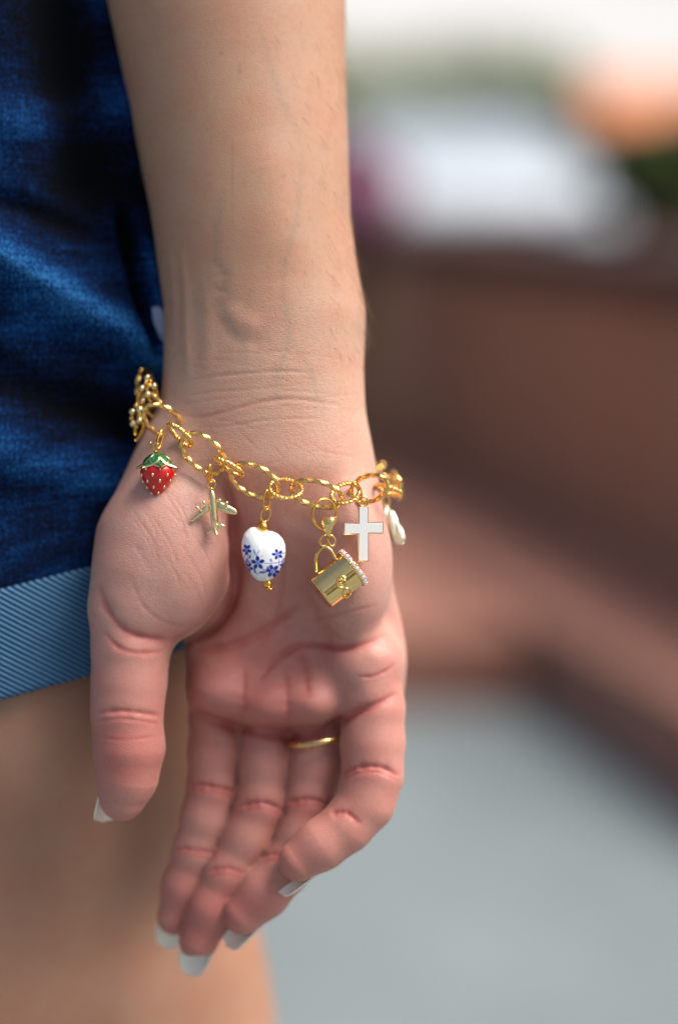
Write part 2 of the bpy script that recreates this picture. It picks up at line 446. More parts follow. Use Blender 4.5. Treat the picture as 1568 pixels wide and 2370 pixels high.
crease([(450, 990), (540, 985), (620, 972), (760, 968)], 2.6, .018, .2)
for _ in range(34):
    y0 = rng.uniform(800, 1090); x0 = rng.uniform(420, 760); L = rng.uniform(40, 130); sl = rng.uniform(-.15, .3)
    crease([(x0, y0), (x0 + L * .5, y0 + L * .5 * sl + rng.uniform(-4, 4)), (x0 + L, y0 + L * sl)], rng.uniform(1.4, 2.2), rng.uniform(.006, .013), .12, lip=0)
for _ in range(16):
    y0 = rng.uniform(960, 1150); x0 = rng.uniform(470, 800); L = rng.uniform(40, 90); sl = rng.uniform(.5, 1.4) * rng.choice([-1, 1])
    crease([(x0, y0), (x0 + L, y0 + L * sl)], 1.6, rng.uniform(.005, .012), .15, lip=0)
# palm lines
crease([(505, 1095), (532, 1160), (550, 1240), (551, 1320), (536, 1395), (498, 1452), (440, 1482), (395, 1484)], 9, .36, 1.0)
crease([(700, 1398), (640, 1438), (585, 1474), (520, 1498), (440, 1508)], 8, .07, .8)
crease([(900, 1466), (850, 1489), (790, 1500), (730, 1492), (680, 1500), (635, 1530), (598, 1575)], 6.5, .10, .9)
crease([(640, 1210), (655, 1320), (640, 1430), (600, 1500)], 7, .03, .4)
crease([(695, 1500), (706, 1560), (712, 1620)], 9, .05, .4)
crease([(660, 1545), (662, 1610), (668, 1680)], 8, .05, .4)
crease([(565, 1540), (562, 1610), (560, 1670)], 8, .05, .4)
crease([(440, 1642), (500, 1673), (580, 1694), (665, 1705), (740, 1700), (783, 1672), (819, 1651), (881, 1625), (922, 1603)], 8, .20, 1.3)
crease([(825, 1567), (871, 1563), (920, 1535)], 4, .04, .5)
crease([(700, 1440), (800, 1418), (880, 1400)], 4, .02, .3)
for _ in range(16):
    a = rng.uniform(0, 1); x0 = 300 + 180 * a; y0 = 1130 + rng.uniform(-40, 200); L = rng.uniform(60, 150)
    crease([(x0, y0), (x0 + L * .35, y0 + L * .55), (x0 + L * .5, y0 + L)], rng.uniform(1.8, 3), rng.uniform(.006, .018), .2, lip=0)
for _ in range(12):
    x0 = rng.uniform(600, 860); y0 = rng.uniform(1180, 1600); L = rng.uniform(40, 110); sl = rng.uniform(-1.5, 1.5)
    crease([(x0, y0), (x0 + L * .6, y0 + L * sl * .6)], rng.uniform(2, 3), rng.uniform(.006, .015), .2, lip=0)
crease([(300, 1330), (330, 1400), (380, 1440), (450, 1455)], 5, .015, .15)

# thumb
crease([(226, 1350), (246, 1410), (290, 1460), (344, 1478), (400, 1484)], 8, .10, .8)
crease([(240, 1462), (277, 1500), (329, 1512), (385, 1506)], 6, .04, .6)
crease([(218, 1652), (277, 1645), (375, 1657)], 4.5, .055, .5)
crease([(222, 1668), (290, 1664), (372, 1676)], 3.5, .03, .4)
crease([(228, 1705), (290, 1713), (370, 1702)], 3, .02, .3)
# finger joints
def joint(pts, dep=.09, d0=-9, d1=9):
    crease(pts, 5, dep * .8, .9, d0, d1); crease([(x + 2, y + 13) for x, y in pts], 3.5, dep * .25, .5, d0, d1)
joint([(436, 1815), (484, 1820), (550, 1834)], .12); joint([(402, 1962), (450, 1968), (504, 1976)], .06)
joint([(548, 1868), (606, 1858), (664, 1880)], .12); joint([(480, 2016), (525, 2010), (572, 2024)], .05)
joint([(664, 1858), (716, 1850), (770, 1866)], .10, 1.2); joint([(600, 1984), (632, 1976), (668, 1984)], .05, 1.0)
joint([(790, 1792), (830, 1776), (880, 1776), (926, 1798)], .10, -9, 1.2); crease([(762, 1884), (800, 1880), (836, 1910)], 5, .05, .7, -9, 1.0)
V = V + NRM * DISP[:, None]
# colour of the skin itself: tanned forearm, pinker palm, redder fingertips and joints
def sst(a, b, x): t = np.clip((x - a) / (b - a), 0, 1); return t * t * (3 - 2 * t)
def blob(x, y, rx, ry): return np.exp(-((PX - x) / rx) ** 2 - ((PY - y) / ry) ** 2)
tan = np.array([.45, .265, .175]); pale = np.array([.60, .375, .285]); pink = np.array([.55, .305, .25]); redc = np.array([.43, .125, .108])
pa = sst(560, 1000, PY) * .85; back = 1 - sst(-.1, .5, -NRM[:, 2])
colr = tan + (pale - tan) * pa[:, None]
pk = sst(930, 1250, PY) * (1 - .75 * back)
colr = colr + (pink - colr) * pk[:, None]
rd = .40 * sst(1350, 1600, PY) + .38 * blob(600, 1470, 130, 190) + .5 * blob(300, 1740, 90, 90) + .35 * blob(420, 2090, 70, 90) + .35 * blob(480, 2160, 70, 90) + .35 * blob(575, 2090, 80, 60) + .2 * blob(700, 1990, 60, 50) \
   + .3 * blob(470, 1830, 70, 30) + .3 * blob(610, 1870, 60, 30) + .3 * blob(715, 1865, 60, 30) + .3 * blob(850, 1790, 70, 26) + .25 * blob(540, 1420, 50, 90) + .22 * blob(600, 1240, 60, 120) + .2 * blob(330, 1480, 80, 30) \
   + .2 * blob(480, 960, 70, 20) + .25 * blob(640, 1640, 140, 60) + .15 * blob(590, 760, 50, 60)
rd = np.clip(rd, 0, .8) * (1 - .6 * back) + .55 * CRE * sst(850, 1050, PY) + .25 * CRE
colr = colr + (redc - colr) * np.clip(rd, 0, .9)[:, None]
# faint blue-green veins under the wrist skin
for poly, wd_ in (([(520, 420), (500, 560), (512, 690), (560, 800), (575, 900)], 9), ([(700, 300), (690, 480), (655, 640), (668, 780), (640, 880), (655, 1010)], 8), ([(668, 780), (720, 860), (735, 960)], 6), ([(600, 60), (640, 200), (690, 320)], 10)):
    m, d, t = seg_dist(curve_pts(poly)); k = FRONT[m] * np.clip(np.minimum(t, 1 - t) * 5, 0, 1) * np.exp(-(d / wd_) ** 2) * .5
    colr[m] *= 1 - k[:, None] * np.array([.26, .13, .10])
# small freckles and spots
for (x, y, r_) in ((512, 124, 4), (556, 165, 5), (655, 408, 5), (348, 413, 5), (610, 757, 4), (730, 560, 3), (480, 300, 3), (640, 250, 3), (690, 520, 3), (590, 640, 3), (450, 420, 3)):
    k = blob(x, y, r_, r_) * .45; colr *= 1 - k[:, None] * np.array([.3, .5, .5])
fine = (.35 + .65 * sst(500, 850, PY)) * (1 - .45 * sst(1250, 1500, PY))
print('hand', len(V), len(Q), time.time() - t_0)

# thigh below the shorts (same body mesh)
LEG = [  # py, centre px, radius cm, front depth cm
    (1180, -70, 9.2, 1.7), (1450, -70, 9.0, 1.95), (1650, -72, 8.75, 2.0), (1800, -75, 8.5, 2.15), (1950, -78, 8.2, 2.75), (2080, -82, 7.7, 3.3), (2200, -72, 7.75, 3.8), (2330, -58, 7.95, 3.9), (2450, -48, 8.1, 3.9), (2800, -40, 8.3, 3.6), (3300, -60, 8.3, 3.4)]
def leg_at(py):
    a = np.array(LEG, float); return [np.interp(py, a[:, 0], a[:, k]) for k in (1, 2, 3)]
ys = np.linspace(1180, 3300, 150); th = np.linspace(0, 2 * math.pi, 160, endpoint=False)
LC = np.array([leg_at(y) for y in ys]); kk = np.exp(-np.linspace(-2, 2, 17) ** 2); kk /= kk.sum()
LC = np.stack([np.convolve(np.pad(LC[:, k], 8, 'edge'), kk, 'valid') for k in range(3)], 1)
LV = np.zeros((len(ys), len(th), 3)); 
for i, y in enumerate(ys):
    cx, r, fd = LC[i]; c = C3(cx, y, fd); zc = fd + r
    bulge = .12 * np.sin(y / 90.0) * math.exp(-((y - 2120) / 200) ** 2)
    rr = r + bulge * np.clip(-np.cos(th) * 0 + 1, 0, 1)
    LV[i, :, 0] = c[0] + rr * np.sin(th) * 1.0; LV[i, :, 1] = (1185 - y) / K * (D0 + fd + 3) / D0; LV[i, :, 2] = zc - rr * np.cos(th)
lf = np.array(grid_faces(len(ys), len(th), False, True))[:, ::-1]
lv = LV.reshape(-1, 3)
ltone = np.tile(np.array([.37, .20, .13]), (len(lv), 1)) * (1 + .10 * np.sin(lv[:, 1] * .9 + 1.3 * np.sin(lv[:, 0] * .7)) + .06 * np.sin(lv[:, 0] * 1.7 + lv[:, 1] * .5))[:, None]; lfine = np.full(len(lv), .3)
allV = np.concatenate([V, lv]); allQ = np.concatenate([Q, lf + len(V)])
tone = np.concatenate([colr, ltone]); finea = np.concatenate([fine, lfine])
allV = tocam(allV); allQ = allQ  # camera frame: -z is forward
me = bpy.data.meshes.new('body')
me.vertices.add(len(allV)); me.vertices.foreach_set('co', allV.ravel())
me.loops.add(allQ.size); me.loops.foreach_set('vertex_index', allQ.ravel().astype(np.int32))
me.polygons.add(len(allQ)); me.polygons.foreach_set('loop_start', np.arange(0, allQ.size, 4, dtype=np.int32)); me.polygons.foreach_set('loop_total', np.full(len(allQ), 4, np.int32))
me.update(calc_edges=True)
ca = me.color_attributes.new('tone', 'FLOAT_COLOR', 'POINT'); ca.data.foreach_set('color', np.column_stack([tone, np.ones(len(tone))]).ravel())
fa = me.attributes.new('fine', 'FLOAT', 'POINT'); fa.data.foreach_set('value', finea.astype(np.float32))
me.shade_smooth(); me.materials.append(SKIN)
person = empty('person', CAM, 'person in denim shorts, bare arm hanging with open palm facing the camera', 'person')
body = bpy.data.objects.new('body', me); COL.objects.link(body); body.parent = person

# fingernails
def nail(tip, u, n, r, half=52, back_=.55, out=.62, taper=.55, mat=NAILW):
    """curved plate lying on the back of the fingertip, running past its end"""
    c = C3(*tip); u = np.array(u, float); u /= np.linalg.norm(u); n = np.array(n, float); n -= u * (n @ u); n /= np.linalg.norm(n); wv = np.cross(u, n)
    ns, na = 16, 13; L0, L1 = -back_, r + out; vs = []
    for lay in (0, 1):
        for i in range(ns):
            t = i / (ns - 1); s = L0 + (L1 - L0) * t
            e = 1.0 if t < taper else math.sqrt(max(1 - ((t - taper) / (1 - taper)) ** 2.4, 0)) 
            for j in range(na):
                ph = math.radians(half) * (j / (na - 1) * 2 - 1) * max(e, .05)
                R = r * 1.02 + (.045 if lay else 0.0) ; drop = .12 * max(t - .4, 0) ** 2
                vs.append(c + u * s + (n * (math.cos(ph) * R - drop - .04) + wv * math.sin(ph) * R * .98))
    f = grid_faces(ns, na); m = ns * na; f2 = [tuple(reversed([k + m for k in q])) for q in f]
    rim = [i * na for i in range(ns)] + [(ns-1)*na + j for j in range(1, na)] + [i*na + na-1 for i in range(ns-2, -1, -1)] + list(range(na-2, 0, -1))
    side = [(rim[k], rim[(k+1) % len(rim)], rim[(k+1) % len(rim)] + m, rim[k] + m) for k in range(len(rim))]
    vs = tocam(np.array(vs))
    return mesh_obj('fingernail', vs, f + f2 + side, mat, person)
def tipdir(k):
    a, b = C3(*FING[k][-3][:3]), C3(*FING[k][-1][:3]); return b - a
nail(FING['index'][-1][:3], tipdir('index'), (0, 0, 1), .50)
nail(FING['middle'][-1][:3], tipdir('middle'), (.25, -.1, 1), .55)
nail(FING['ring'][-1][:3], tipdir('ring'), (.45, -.5, .8), .58, out=.42)
nail(FING['pinky'][-1][:3], tipdir('pinky') + np.array([0, -.10, 0]), (.30, -.60, .85), .58, out=.42)
nail(FING['thumb'][-1][:3], tipdir('thumb') + np.array([-.15, 0, .1]), (-.75, 0, .75), .62, out=.30)

# fine hairs on the forearm
def hairs():
    m = np.where((PY > 20) & (PY < 860) & (NRM[:, 2] < .55))[0]
    wgt = np.clip(NRM[m, 0], 0, 1) ** 3 + .04; wgt /= wgt.sum(); pick = rng.choice(m, 380, p=wgt); b = MB()
    for i in pick:
        p = V[i]; nn = NRM[i]; L = rng.uniform(.25, .75) * (1.25 if 560 < PY[i] < 760 else .8)
        dr = np.array([rng.uniform(.1, .8), -1.0 + rng.uniform(-.2, .4), rng.uniform(-.3, .3)]); dr -= nn * (dr @ nn); dr /= np.linalg.norm(dr)
        lift = rng.uniform(.15, .55); cu = rng.uniform(-.25, .25); sd2 = np.cross(nn, dr); pts = []
        for t in np.linspace(0, 1, 6): pts.append(p + dr * L * t + nn * L * lift * t * (1 - .35 * t) + sd2 * cu * L * t * t)
        pts = tocam(np.array(pts))
        b.add(tube(pts, np.linspace(.000034, .000010, 6), 3, cap=False))
    o = b.build('arm_hair', simple('arm_hair', (.30, .18, .10), .5), person); tagit(o, kind='stuff')
hairs()

# ------------------------------------------------------------------ denim shorts
def denim_material():
    M = NM('dark_denim'); tc = M.n('TexCoord'); uv = tc.outputs['UV']
    mp = M.n('Mapping'); mp.inputs['Scale'].default_value = (1, 1, 1); M.l(uv, mp.inputs['Vector']); v = mp.outputs['Vector']
    wv = M.n('TexWave', wave_type='BANDS', bands_direction='DIAGONAL'); wv.inputs['Scale'].default_value = 4.2; wv.inputs['Distortion'].default_value = 4.0; wv.inputs['Detail'].default_value = 2; wv.inputs['Detail Scale'].default_value = 3
    M.l(v, wv.inputs['Vector'])
    def str_noise(sx, sy, det=3, rg=.6):
        q_ = M.n('Mapping'); q_.inputs['Scale'].default_value = (sx, sy, 1); M.l(uv, q_.inputs['Vector']); return noise(M, q_.outputs['Vector'], 1.0, det, rg)
    weft = str_noise(.9, 11, 3); warp = str_noise(9, 1.3, 3); grain = str_noise(16, 9, 2); fade = str_noise(.22, .33, 3, .55); rub = str_noise(.35, 1.6, 3, .6)
    f = math_n(M, 'ADD', math_n(M, 'MULTIPLY', weft, .24), math_n(M, 'MULTIPLY', warp, .26)); f = math_n(M, 'ADD', f, math_n(M, 'MULTIPLY', grain, .60)); f = math_n(M, 'ADD', f, math_n(M, 'MULTIPLY', fade, .55)); f = math_n(M, 'ADD', f, math_n(M, 'MULTIPLY', rub, .35)); f = math_n(M, 'ADD', math_n(M, 'MULTIPLY', f, .5), M.n('Attribute', attribute_name='fold_shade_wear').outputs['Fac'])  # last term paints fold shading and ridge fading into the cloth
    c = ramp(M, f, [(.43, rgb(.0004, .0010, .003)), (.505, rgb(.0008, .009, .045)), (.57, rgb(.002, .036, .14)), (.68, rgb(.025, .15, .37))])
    M.l(c, M.b.inputs['Base Color']); M.set(Roughness=.9); M.b.inputs['Specular IOR Level'].default_value = .12
    h_ = math_n(M, 'ADD', math_n(M, 'MULTIPLY', wv.outputs['Fac'], .5), grain)
    M.l(bump(M, h_, .8, .0005), M.b.inputs['Normal']); return M.m
def cuff_material():
    M = NM('turned_up_denim'); tc = M.n('TexCoord'); uv = tc.outputs['UV']
    mp = M.n('Mapping'); mp.inputs['Rotation'].default_value = (0, 0, math.radians(-38)); M.l(uv, mp.inputs['Vector'])
    wv = M.n('TexWave', wave_type='BANDS', bands_direction='Y'); wv.inputs['Scale'].default_value = 2.75; wv.inputs['Distortion'].default_value = .35; wv.inputs['Detail'].default_value = 3; wv.inputs['Detail Scale'].default_value = 2.5
    M.l(mp.outputs['Vector'], wv.inputs['Vector'])
    f = math_n(M, 'MULTIPLY', wv.outputs['Fac'], math_n(M, 'ADD', .72, math_n(M, 'MULTIPLY', noise(M, uv, 1.2, 4, .6), .55)))
    c = ramp(M, f, [(.1, rgb(.002, .024, .08)), (.5, rgb(.026, .11, .24)), (.92, rgb(.14, .29, .45))])
    M.l(c, M.b.inputs['Base Color']); M.set(Roughness=.9); M.b.inputs['Specular IOR Level'].default_value = .15
    M.l(bump(M, wv.outputs['Fac'], .8, .0006), M.b.inputs['Normal']); return M.m
DEN, CUFF = denim_material(), cuff_material()
def uvmap(o, U):
    me = o.data; l = me.uv_layers.new(name='UVMap'); vi = np.empty(len(me.loops), np.int32); me.loops.foreach_get('vertex_index', vi)
    l.data.foreach_set('uv', U[vi].ravel())
def folds(px, py, a):
    """relief of the cloth in cm for picture-like coordinates"""
    def fo(x0, y0, x1, y1, wd, hg, e=.25):
        ab = np.array([x1 - x0, y1 - y0]); t = ((px - x0) * ab[0] + (py - y0) * ab[1]) / (ab @ ab)
        dd = (px - x0 - t * ab[0]) * -ab[1] / np.hypot(*ab) + (py - y0 - t * ab[1]) * ab[0] / np.hypot(*ab)
        return hg * np.exp(-(dd / wd) ** 2) * np.clip(np.minimum(t + e, 1 + e - t) / e, 0, 1)
    r = fo(20, 600, 420, 860, 55, .55) + fo(-20, 860, 330, 1010, 60, -.30) + fo(0, 1060, 300, 1180, 70, .25) + fo(-40, 300, 330, 240, 60, .22) + fo(130, -100, 200, 420, 70, -.5)
    r = r + fo(296, 500, 345, 790, 15, -.55, .15) + fo(330, 560, 372, 800, 22, .30, .2) + fo(20, 470, 260, 560, 30, -.16)
    return r * 1.5
def shorts_ring(py, th, extra=0.0, y_slope=None):
    cx = np.interp(py, [-600, 0, 700, 1330, 1480, 1640], [-150, -110, -72, -66, -66, -66]); r = np.interp(py, [-600, 0, 700, 1330, 1640], [10.6, 10.2, 9.7, 9.35, 9.2]) + extra
    fd = np.interp(py, [-600, 0, 700, 1330, 1640], [1.6, 1.45, 1.5, 1.55, 1.65])
    return cx, r, fd
shorts = None
th = np.linspace(-math.pi, math.pi, 420, endpoint=False); ys = np.linspace(-620, 1470, 420); FOLD_SHADE_WEAR = []
X = np.zeros((len(ys), len(th), 3)); UV = np.zeros((len(ys), len(th), 2))
for i, y in enumerate(ys):
    cx, r, fd = shorts_ring(y, th); c = C3(cx, y, fd)[0]; zc = fd + r
    pxa = 784 + K * (c + r * np.sin(th)) * D0 / (D0 + fd + 1); fr = np.clip(np.cos(th) * 3, 0, 1)
    fh = folds(pxa, np.full_like(pxa, y), 0) * fr; FOLD_SHADE_WEAR.append(fh * .16)  # fold light and shade put into the colour, along with fading on ridges
    rr = r + fh + .05 * np.sin(th * 9 + y / 70)
    sl = -.18 * (r * np.sin(th)) if False else 0
    # the hem line climbs towards the right, as the cloth hangs
    hem = np.clip((y - 900) / 500, 0, 1) * (r * np.sin(th) + 1.0) * .26
    X[i, :, 0] = c + rr * np.sin(th); X[i, :, 1] = (1185 - y) / K * (D0 + fd + .4) / D0 + hem; X[i, :, 2] = zc - rr * np.cos(th)
    UV[i, :, 0] = r * th; UV[i, :, 1] = y / K
xv = tocam(X.reshape(-1, 3))
shorts = mesh_obj('denim_shorts', xv, [tuple(reversed(q)) for q in grid_faces(len(ys), len(th), False, True)], DEN, person); uvmap(shorts, UV.reshape(-1, 2)); shorts.data.attributes.new('fold_shade_wear', 'FLOAT', 'POINT').data.foreach_set('value', np.concatenate(FOLD_SHADE_WEAR).astype(np.float32))
# turned-up cuff: a rolled band with thickness
ysc = np.linspace(0, 1, 46); prof = []
for t in np.linspace(0, 1, 60): prof.append((1408 + 246 * t, .16 + .07 * math.sin(math.pi * min(t * 1.0, 1)) ** .5))
prof = [(1408, -.12), (1404, .02), (1403, .10)] + prof + [(1658, .12), (1660, .02), (1656, -.12)]
th = np.linspace(-math.pi, math.pi, 400, endpoint=False); X = np.zeros((len(prof), len(th), 3)); UV = np.zeros((len(prof), len(th), 2))
for i, (y, ex) in enumerate(prof):
    cx, r, fd = shorts_ring(y, th); c = C3(cx, y, fd)[0]; zc = fd + r; rr = r + ex + .035 * np.sin(th * 11 + y / 60) + .03 * np.sin(th * 23)
    hem = (r * np.sin(th) + 1.0) * .26
    X[i, :, 0] = c + rr * np.sin(th); X[i, :, 1] = (1185 - y) / K * (D0 + fd) / D0 + hem; X[i, :, 2] = zc - rr * np.cos(th)
    UV[i, :, 0] = r * th; UV[i, :, 1] = y / K
xv = tocam(X.reshape(-1, 3))
cuff = mesh_obj('turned_up_cuff', xv, [tuple(reversed(q)) for q in grid_faces(len(prof), len(th), False, True)], CUFF, shorts); uvmap(cuff, UV.reshape(-1, 2))
# pale pocket lining showing in the side pocket
pl = puff([(-.16, .55), (.1, .5), (.22, 0), (.16, -.6), (-.08, -.45), (-.2, .1)], .07)
o = MB().add(pl, np.array(Matrix.Translation(Vector((0, 0, 0))))).build('pocket_lining', simple('pocket_lining', (.30, .36, .52), .8), shorts)
o.data.transform(Matrix.Translation(P(373, 752, 2.35)) @ Matrix.Rotation(math.radians(12), 4, 'Z') @ Matrix.Scale(.01, 4))

# ================================================================== BRACELET
def cmv(v): v = np.asarray(v, float).copy(); return v * .01
BR0 = P(600, 1110, -.3)
TB = CAM @ Matrix.Translation(BR0)
bracelet = empty('bracelet', TB, 'gold chain bracelet of twisted oval links hung with charms round the wrist', 'bracelet')
SQ = []
for k in range(16):
    a = 2 * math.pi * k / 16; SQ.append((.88 * (abs(math.cos(a)) ** 5 + abs(math.sin(a)) ** 5) ** -.2, a))
ROPE = [(1.0 + (.07, -.02, -.16, -.02)[k % 4], 2 * math.pi * k / 16) for k in range(16)]
def twisted_link(a, b, wire=.068, turns=3):
    p = ellipse_pts((0, 0, 0), a * 1.07, b, 144); return tube(p, wire, closed=True, sect=SQ, twist=turns)
def rope_link(a, b, wire=.060):
    p = ellipse_pts((0, 0, 0), a, b, 132); return tube(p, wire, closed=True, sect=ROPE, twist=6)
def put_link(px, py, d, ang, tilt, yaw, kind, a, b):
    v, f = (twisted_link if kind == 'T' else rope_link)(a, b); v = v @ np.array(rotm(ang, tilt, yaw).to_3x3()).T
    v = cmv(v) + (Pn(px, py, d) - np.array(BR0)); return mesh_obj('chain_link', v, f, GOLD, bracelet, smooth=False)
LINKS = [
 (338, 905, 2.3, 75, 10, 72, 'T', .56, .40), (352, 938, 1.35, 60, 60, 30, 'R', .36, .27),
 (379, 976, .55, 36, 30, 25, 'T', .58, .37), (417, 1006, .12, 42, 68, 0, 'R', .40, .32),
 (470, 1049, -.12, 40, 22, 5, 'T', .62, .42), (529, 1080, -.30, 30, 74, 0, 'R', .42, .32),
 (588, 1112, -.38, 25, 22, 0, 'T', .62, .40), (661, 1131, -.40, 8, -42, 0, 'R', .42, .33),
 (733, 1143, -.36, 15, 26, 0, 'T', .63, .36), (799, 1141, -.22, -8, -36, -15, 'R', .38, .32),
 (853, 1131, .10, -18, 18, -38, 'T', .56, .34), (899, 1134, .95, 5, 62, -55, 'R', .42, .30),
 (916, 1122, 2.0, -10, 15, -85, 'T', .58, .36), (902, 1108, 3.0, -10, 70, -110, 'R', .4, .3)]
for L in LINKS: put_link(L[0], L[1], L[2] + (.14 if L[2] < 0 else 0), *L[3:])
# the hidden part of the chain goes on round the back of the wrist
for k in range(8):
    t = (k + .5) / 8; put_link(890 - 540 * t, 1100 - 200 * t, 3.6 + .55 * math.sin(math.pi * t) - .9 * max(t - .8, 0), 20, 20 if k % 2 else 75, 180, 'T' if k % 2 else 'R', .58 if k % 2 else .4, .38 if k % 2 else .3)

def charm(name, px, py, d, label, cat='charm'):
    e = empty(name, CAM @ Matrix.Translation(P(px, py, d)), label, cat, 'charms hanging from the gold bracelet'); e['_o'] = 0; del e['_o']
    e_k = (D0 + d) / D0
    return e, (lambda x, y, z=0.0: np.array([(x - px) / K * e_k, (py - y) / K * e_k, z]))
def ring_part(b, c, rx, ry, wire, ang=0, tilt=0, yaw=0, n=36, ns=8):
    b.add(tube(ellipse_pts(c, rx, ry, n, rotm(ang, tilt, yaw)), wire, ns, closed=True)); return b
def bake(b): b.v = [v * .01 for v in b.v]; return b
Z1 = lambda x, y: ((900 + x / 1.96) * .5786, (1800 + y / 1.96) * .5786)        # second enlargement to measured units
Z0 = lambda x, y: ((450 + x / 2.613) * .5786, (1450 + y / 2.613) * .5786)      # first enlargement

# ---- strawberry
e, q = charm('strawberry_charm', 366, 1100, .05, 'red enamel strawberry charm with a green leafy cap at the left end of the bracelet')
def berry_r(t):   # t 0 top .. 1 tip
    return np.interp(t, np.linspace(0, 1, 21), [.05, .20, .30, .37, .415, .445, .46, .462, .455, .44, .42, .395, .365, .33, .292, .252, .21, .168, .125, .08, 0])
nt_, na_ = 34, 40; vs = []
ts = np.linspace(0, 1, nt_)
for t in ts:
    for a in np.linspace(0, 2 * math.pi, na_, endpoint=False):
        r = berry_r(t); vs.append((r * math.sin(a) - .02 * t, .44 - 1.04 * t, r * math.cos(a)))
bb = MB().add((vs, [tuple(f) for f in grid_faces(nt_, na_, False, True)])); bake(bb).build('berry', RED, e)
seeds = MB()
for row, t in enumerate([.26, .42, .57, .72, .87]):
    n = [7, 7, 7, 6, 4][row]
    for k in range(n):
        a = 2 * math.pi * (k + .5 * (row % 2)) / n + .25; r = berry_r(t)
        c = np.array((r * math.sin(a) - .02 * t, .44 - 1.04 * t, r * math.cos(a)))
        s = bake(MB().add(sphere(c, (.034, .055, .034), 8, 6))).build('seed', GOLDPALE, e)
def leaf_cap(scale, lift, zs=1.0):
    """seven drooping pointed leaves joined at the crown"""
    V_, F_ = [], []; nl = 7; nr = 14; nw = 9
    for L in range(nl):
        a0 = 2 * math.pi * L / nl + .25; base = len(V_)
        for lay in (0, 1):
            for i in range(nr):
                t = i / (nr - 1); rr = .02 + (.47 * t + .08 * max(t - .6, 0) / .4) * (.96 if scale < 1 else 1.0); y = .56 - .46 * t ** 1.5 + .10 * max(t - .75, 0) / .25
                hw = scale * (.05 + .62 * math.sin(math.pi * min(t * .9 + .08, 1)) ** 1.1 * .36) * (1 - t ** 6)
                for k in range(nw):
                    u = (k / (nw - 1) * 2 - 1); x_ = hw * u; yy = y + .05 * (1 - u * u) * math.sin(math.pi * t) + lift - lay * .035
                    V_.append((rr * math.sin(a0) + x_ * math.cos(a0), yy, rr * math.cos(a0) - x_ * math.sin(a0)))
        m_ = nr * nw; f = [tuple(reversed([q_ + base for q_ in x])) for x in grid_faces(nr, nw)]
        rim_ = [i * nw for i in range(nr)] + [(nr-1)*nw + j for j in range(1, nw)] + [i*nw + nw-1 for i in range(nr-2, -1, -1)] + list(range(nw-2, 0, -1))
        F_ += f + [tuple(q_ + m_ for q_ in reversed(x)) for x in f] + [(base + rim_[k], base + rim_[(k+1) % len(rim_)], base + rim_[(k+1) % len(rim_)] + m_, base + rim_[k] + m_) for k in range(len(rim_))]
    return V_, F_
bake(MB().add(leaf_cap(1.02, 0.0))).build('cap_rim', GOLDPALE, e)
bake(MB().add(leaf_cap(.90, .03))).build('leaf_cap', GREEN, e)
b = MB(); ring_part(b, q(362, 1036, 0), .09, .11, .026, yaw=15); b.add(sphere(q(348, 1026), .05)); bake(b).build('hanging_loop', GOLD, e)
b = MB(); ring_part(b, q(371, 1018, .08), .08, .27, .028, ang=22, yaw=55); bake(b).build('jump_ring', GOLDDEEP, e)

# ---- aeroplane
e, q = charm('aeroplane_charm', *Z0(1050, 1560), -.30, 'small pale gold aeroplane charm pointing up, between strawberry and painted heart')
zq = lambda x, y, z=0.0: q(*Z0(x, y), z)
nose, tail = zq(1035, 1330), zq(1078, 1790)
t = np.linspace(0, 1, 26); pts = nose + (tail - nose) * t[:, None]
r = np.interp(t, [0, .03, .08, .16, .7, .9, .97, 1], [.02, .06, .088, .105, .095, .06, .05, .02]); b = MB().add(tube(pts, r, 16)); bake(b).build('fuselage', GOLDPALE, e)
def wing(pts2, T=.045, z=0.0):
    o_ = np.array([zq(x, y)[:2] for x, y in pts2]); v, f = puff(o_, T, n=56, it=2, m=7); v = v + np.array([0, 0, z]); return bake(MB().add((v, f))).build('wing', GOLDPALE, e)
wing([(1070, 1440), (1130, 1455), (1210, 1490), (1290, 1535), (1308, 1570), (1290, 1594), (1235, 1588), (1150, 1560), (1085, 1535)])
wing([(1005, 1475), (940, 1520), (870, 1590), (812, 1640), (815, 1668), (850, 1660), (930, 1600), (1010, 1560)])
for pts2, nm in (([(1080, 1690), (1140, 1682), (1175, 1700), (1165, 1728), (1120, 1742), (1080, 1735)], 'tailplane'), ([(1050, 1700), (1015, 1735), (982, 1785), (995, 1805), (1020, 1790), (1055, 1750)], 'tailplane')):
    o_ = np.array([zq(x, y)[:2] for x, y in pts2]); v, f = puff(o_, .035, n=40, it=2, m=6); bake(MB().add((v, f))).build(nm, GOLDPALE, e)
o_ = tube(np.array([zq(1060, 1690, .06), zq(1070, 1740, .12), zq(1088, 1795, .07)]), np.array([.035, .05, .03]), 10); bake(MB().add(o_)).build('tail_fin', GOLDPALE, e)
for (x0, y0, x1, y1) in ((950, 1450, 962, 1490), (880, 1505, 905, 1545), (1120, 1425, 1120, 1465), (1195, 1450, 1190, 1500)):
    p0, p1 = zq(x0, y0, .05), zq(x1, y1, .05); t = np.linspace(0, 1, 8); r = np.interp(t, [0, .2, .8, 1], [.028, .05, .045, .02]); bake(MB().add(tube(p0 + (p1 - p0) * t[:, None], r, 10))).build('engine', GOLDPALE, e)
b = MB(); ring_part(b, zq(1035, 1275), .10, .12, .026, yaw=10); b.add(sphere(zq(1030, 1322), .055)); b.add(sphere(zq(1062, 1245, .02), .045)); bake(b).build('hanging_loop', GOLD, e)
b = MB(); ring_part(b, zq(1025, 1165, .10), .07, .235, .03, ang=-2, yaw=58); b.add(sphere(zq(992, 1195, .1), .04)); bake(b).build('jump_ring', GOLDDEEP, e)

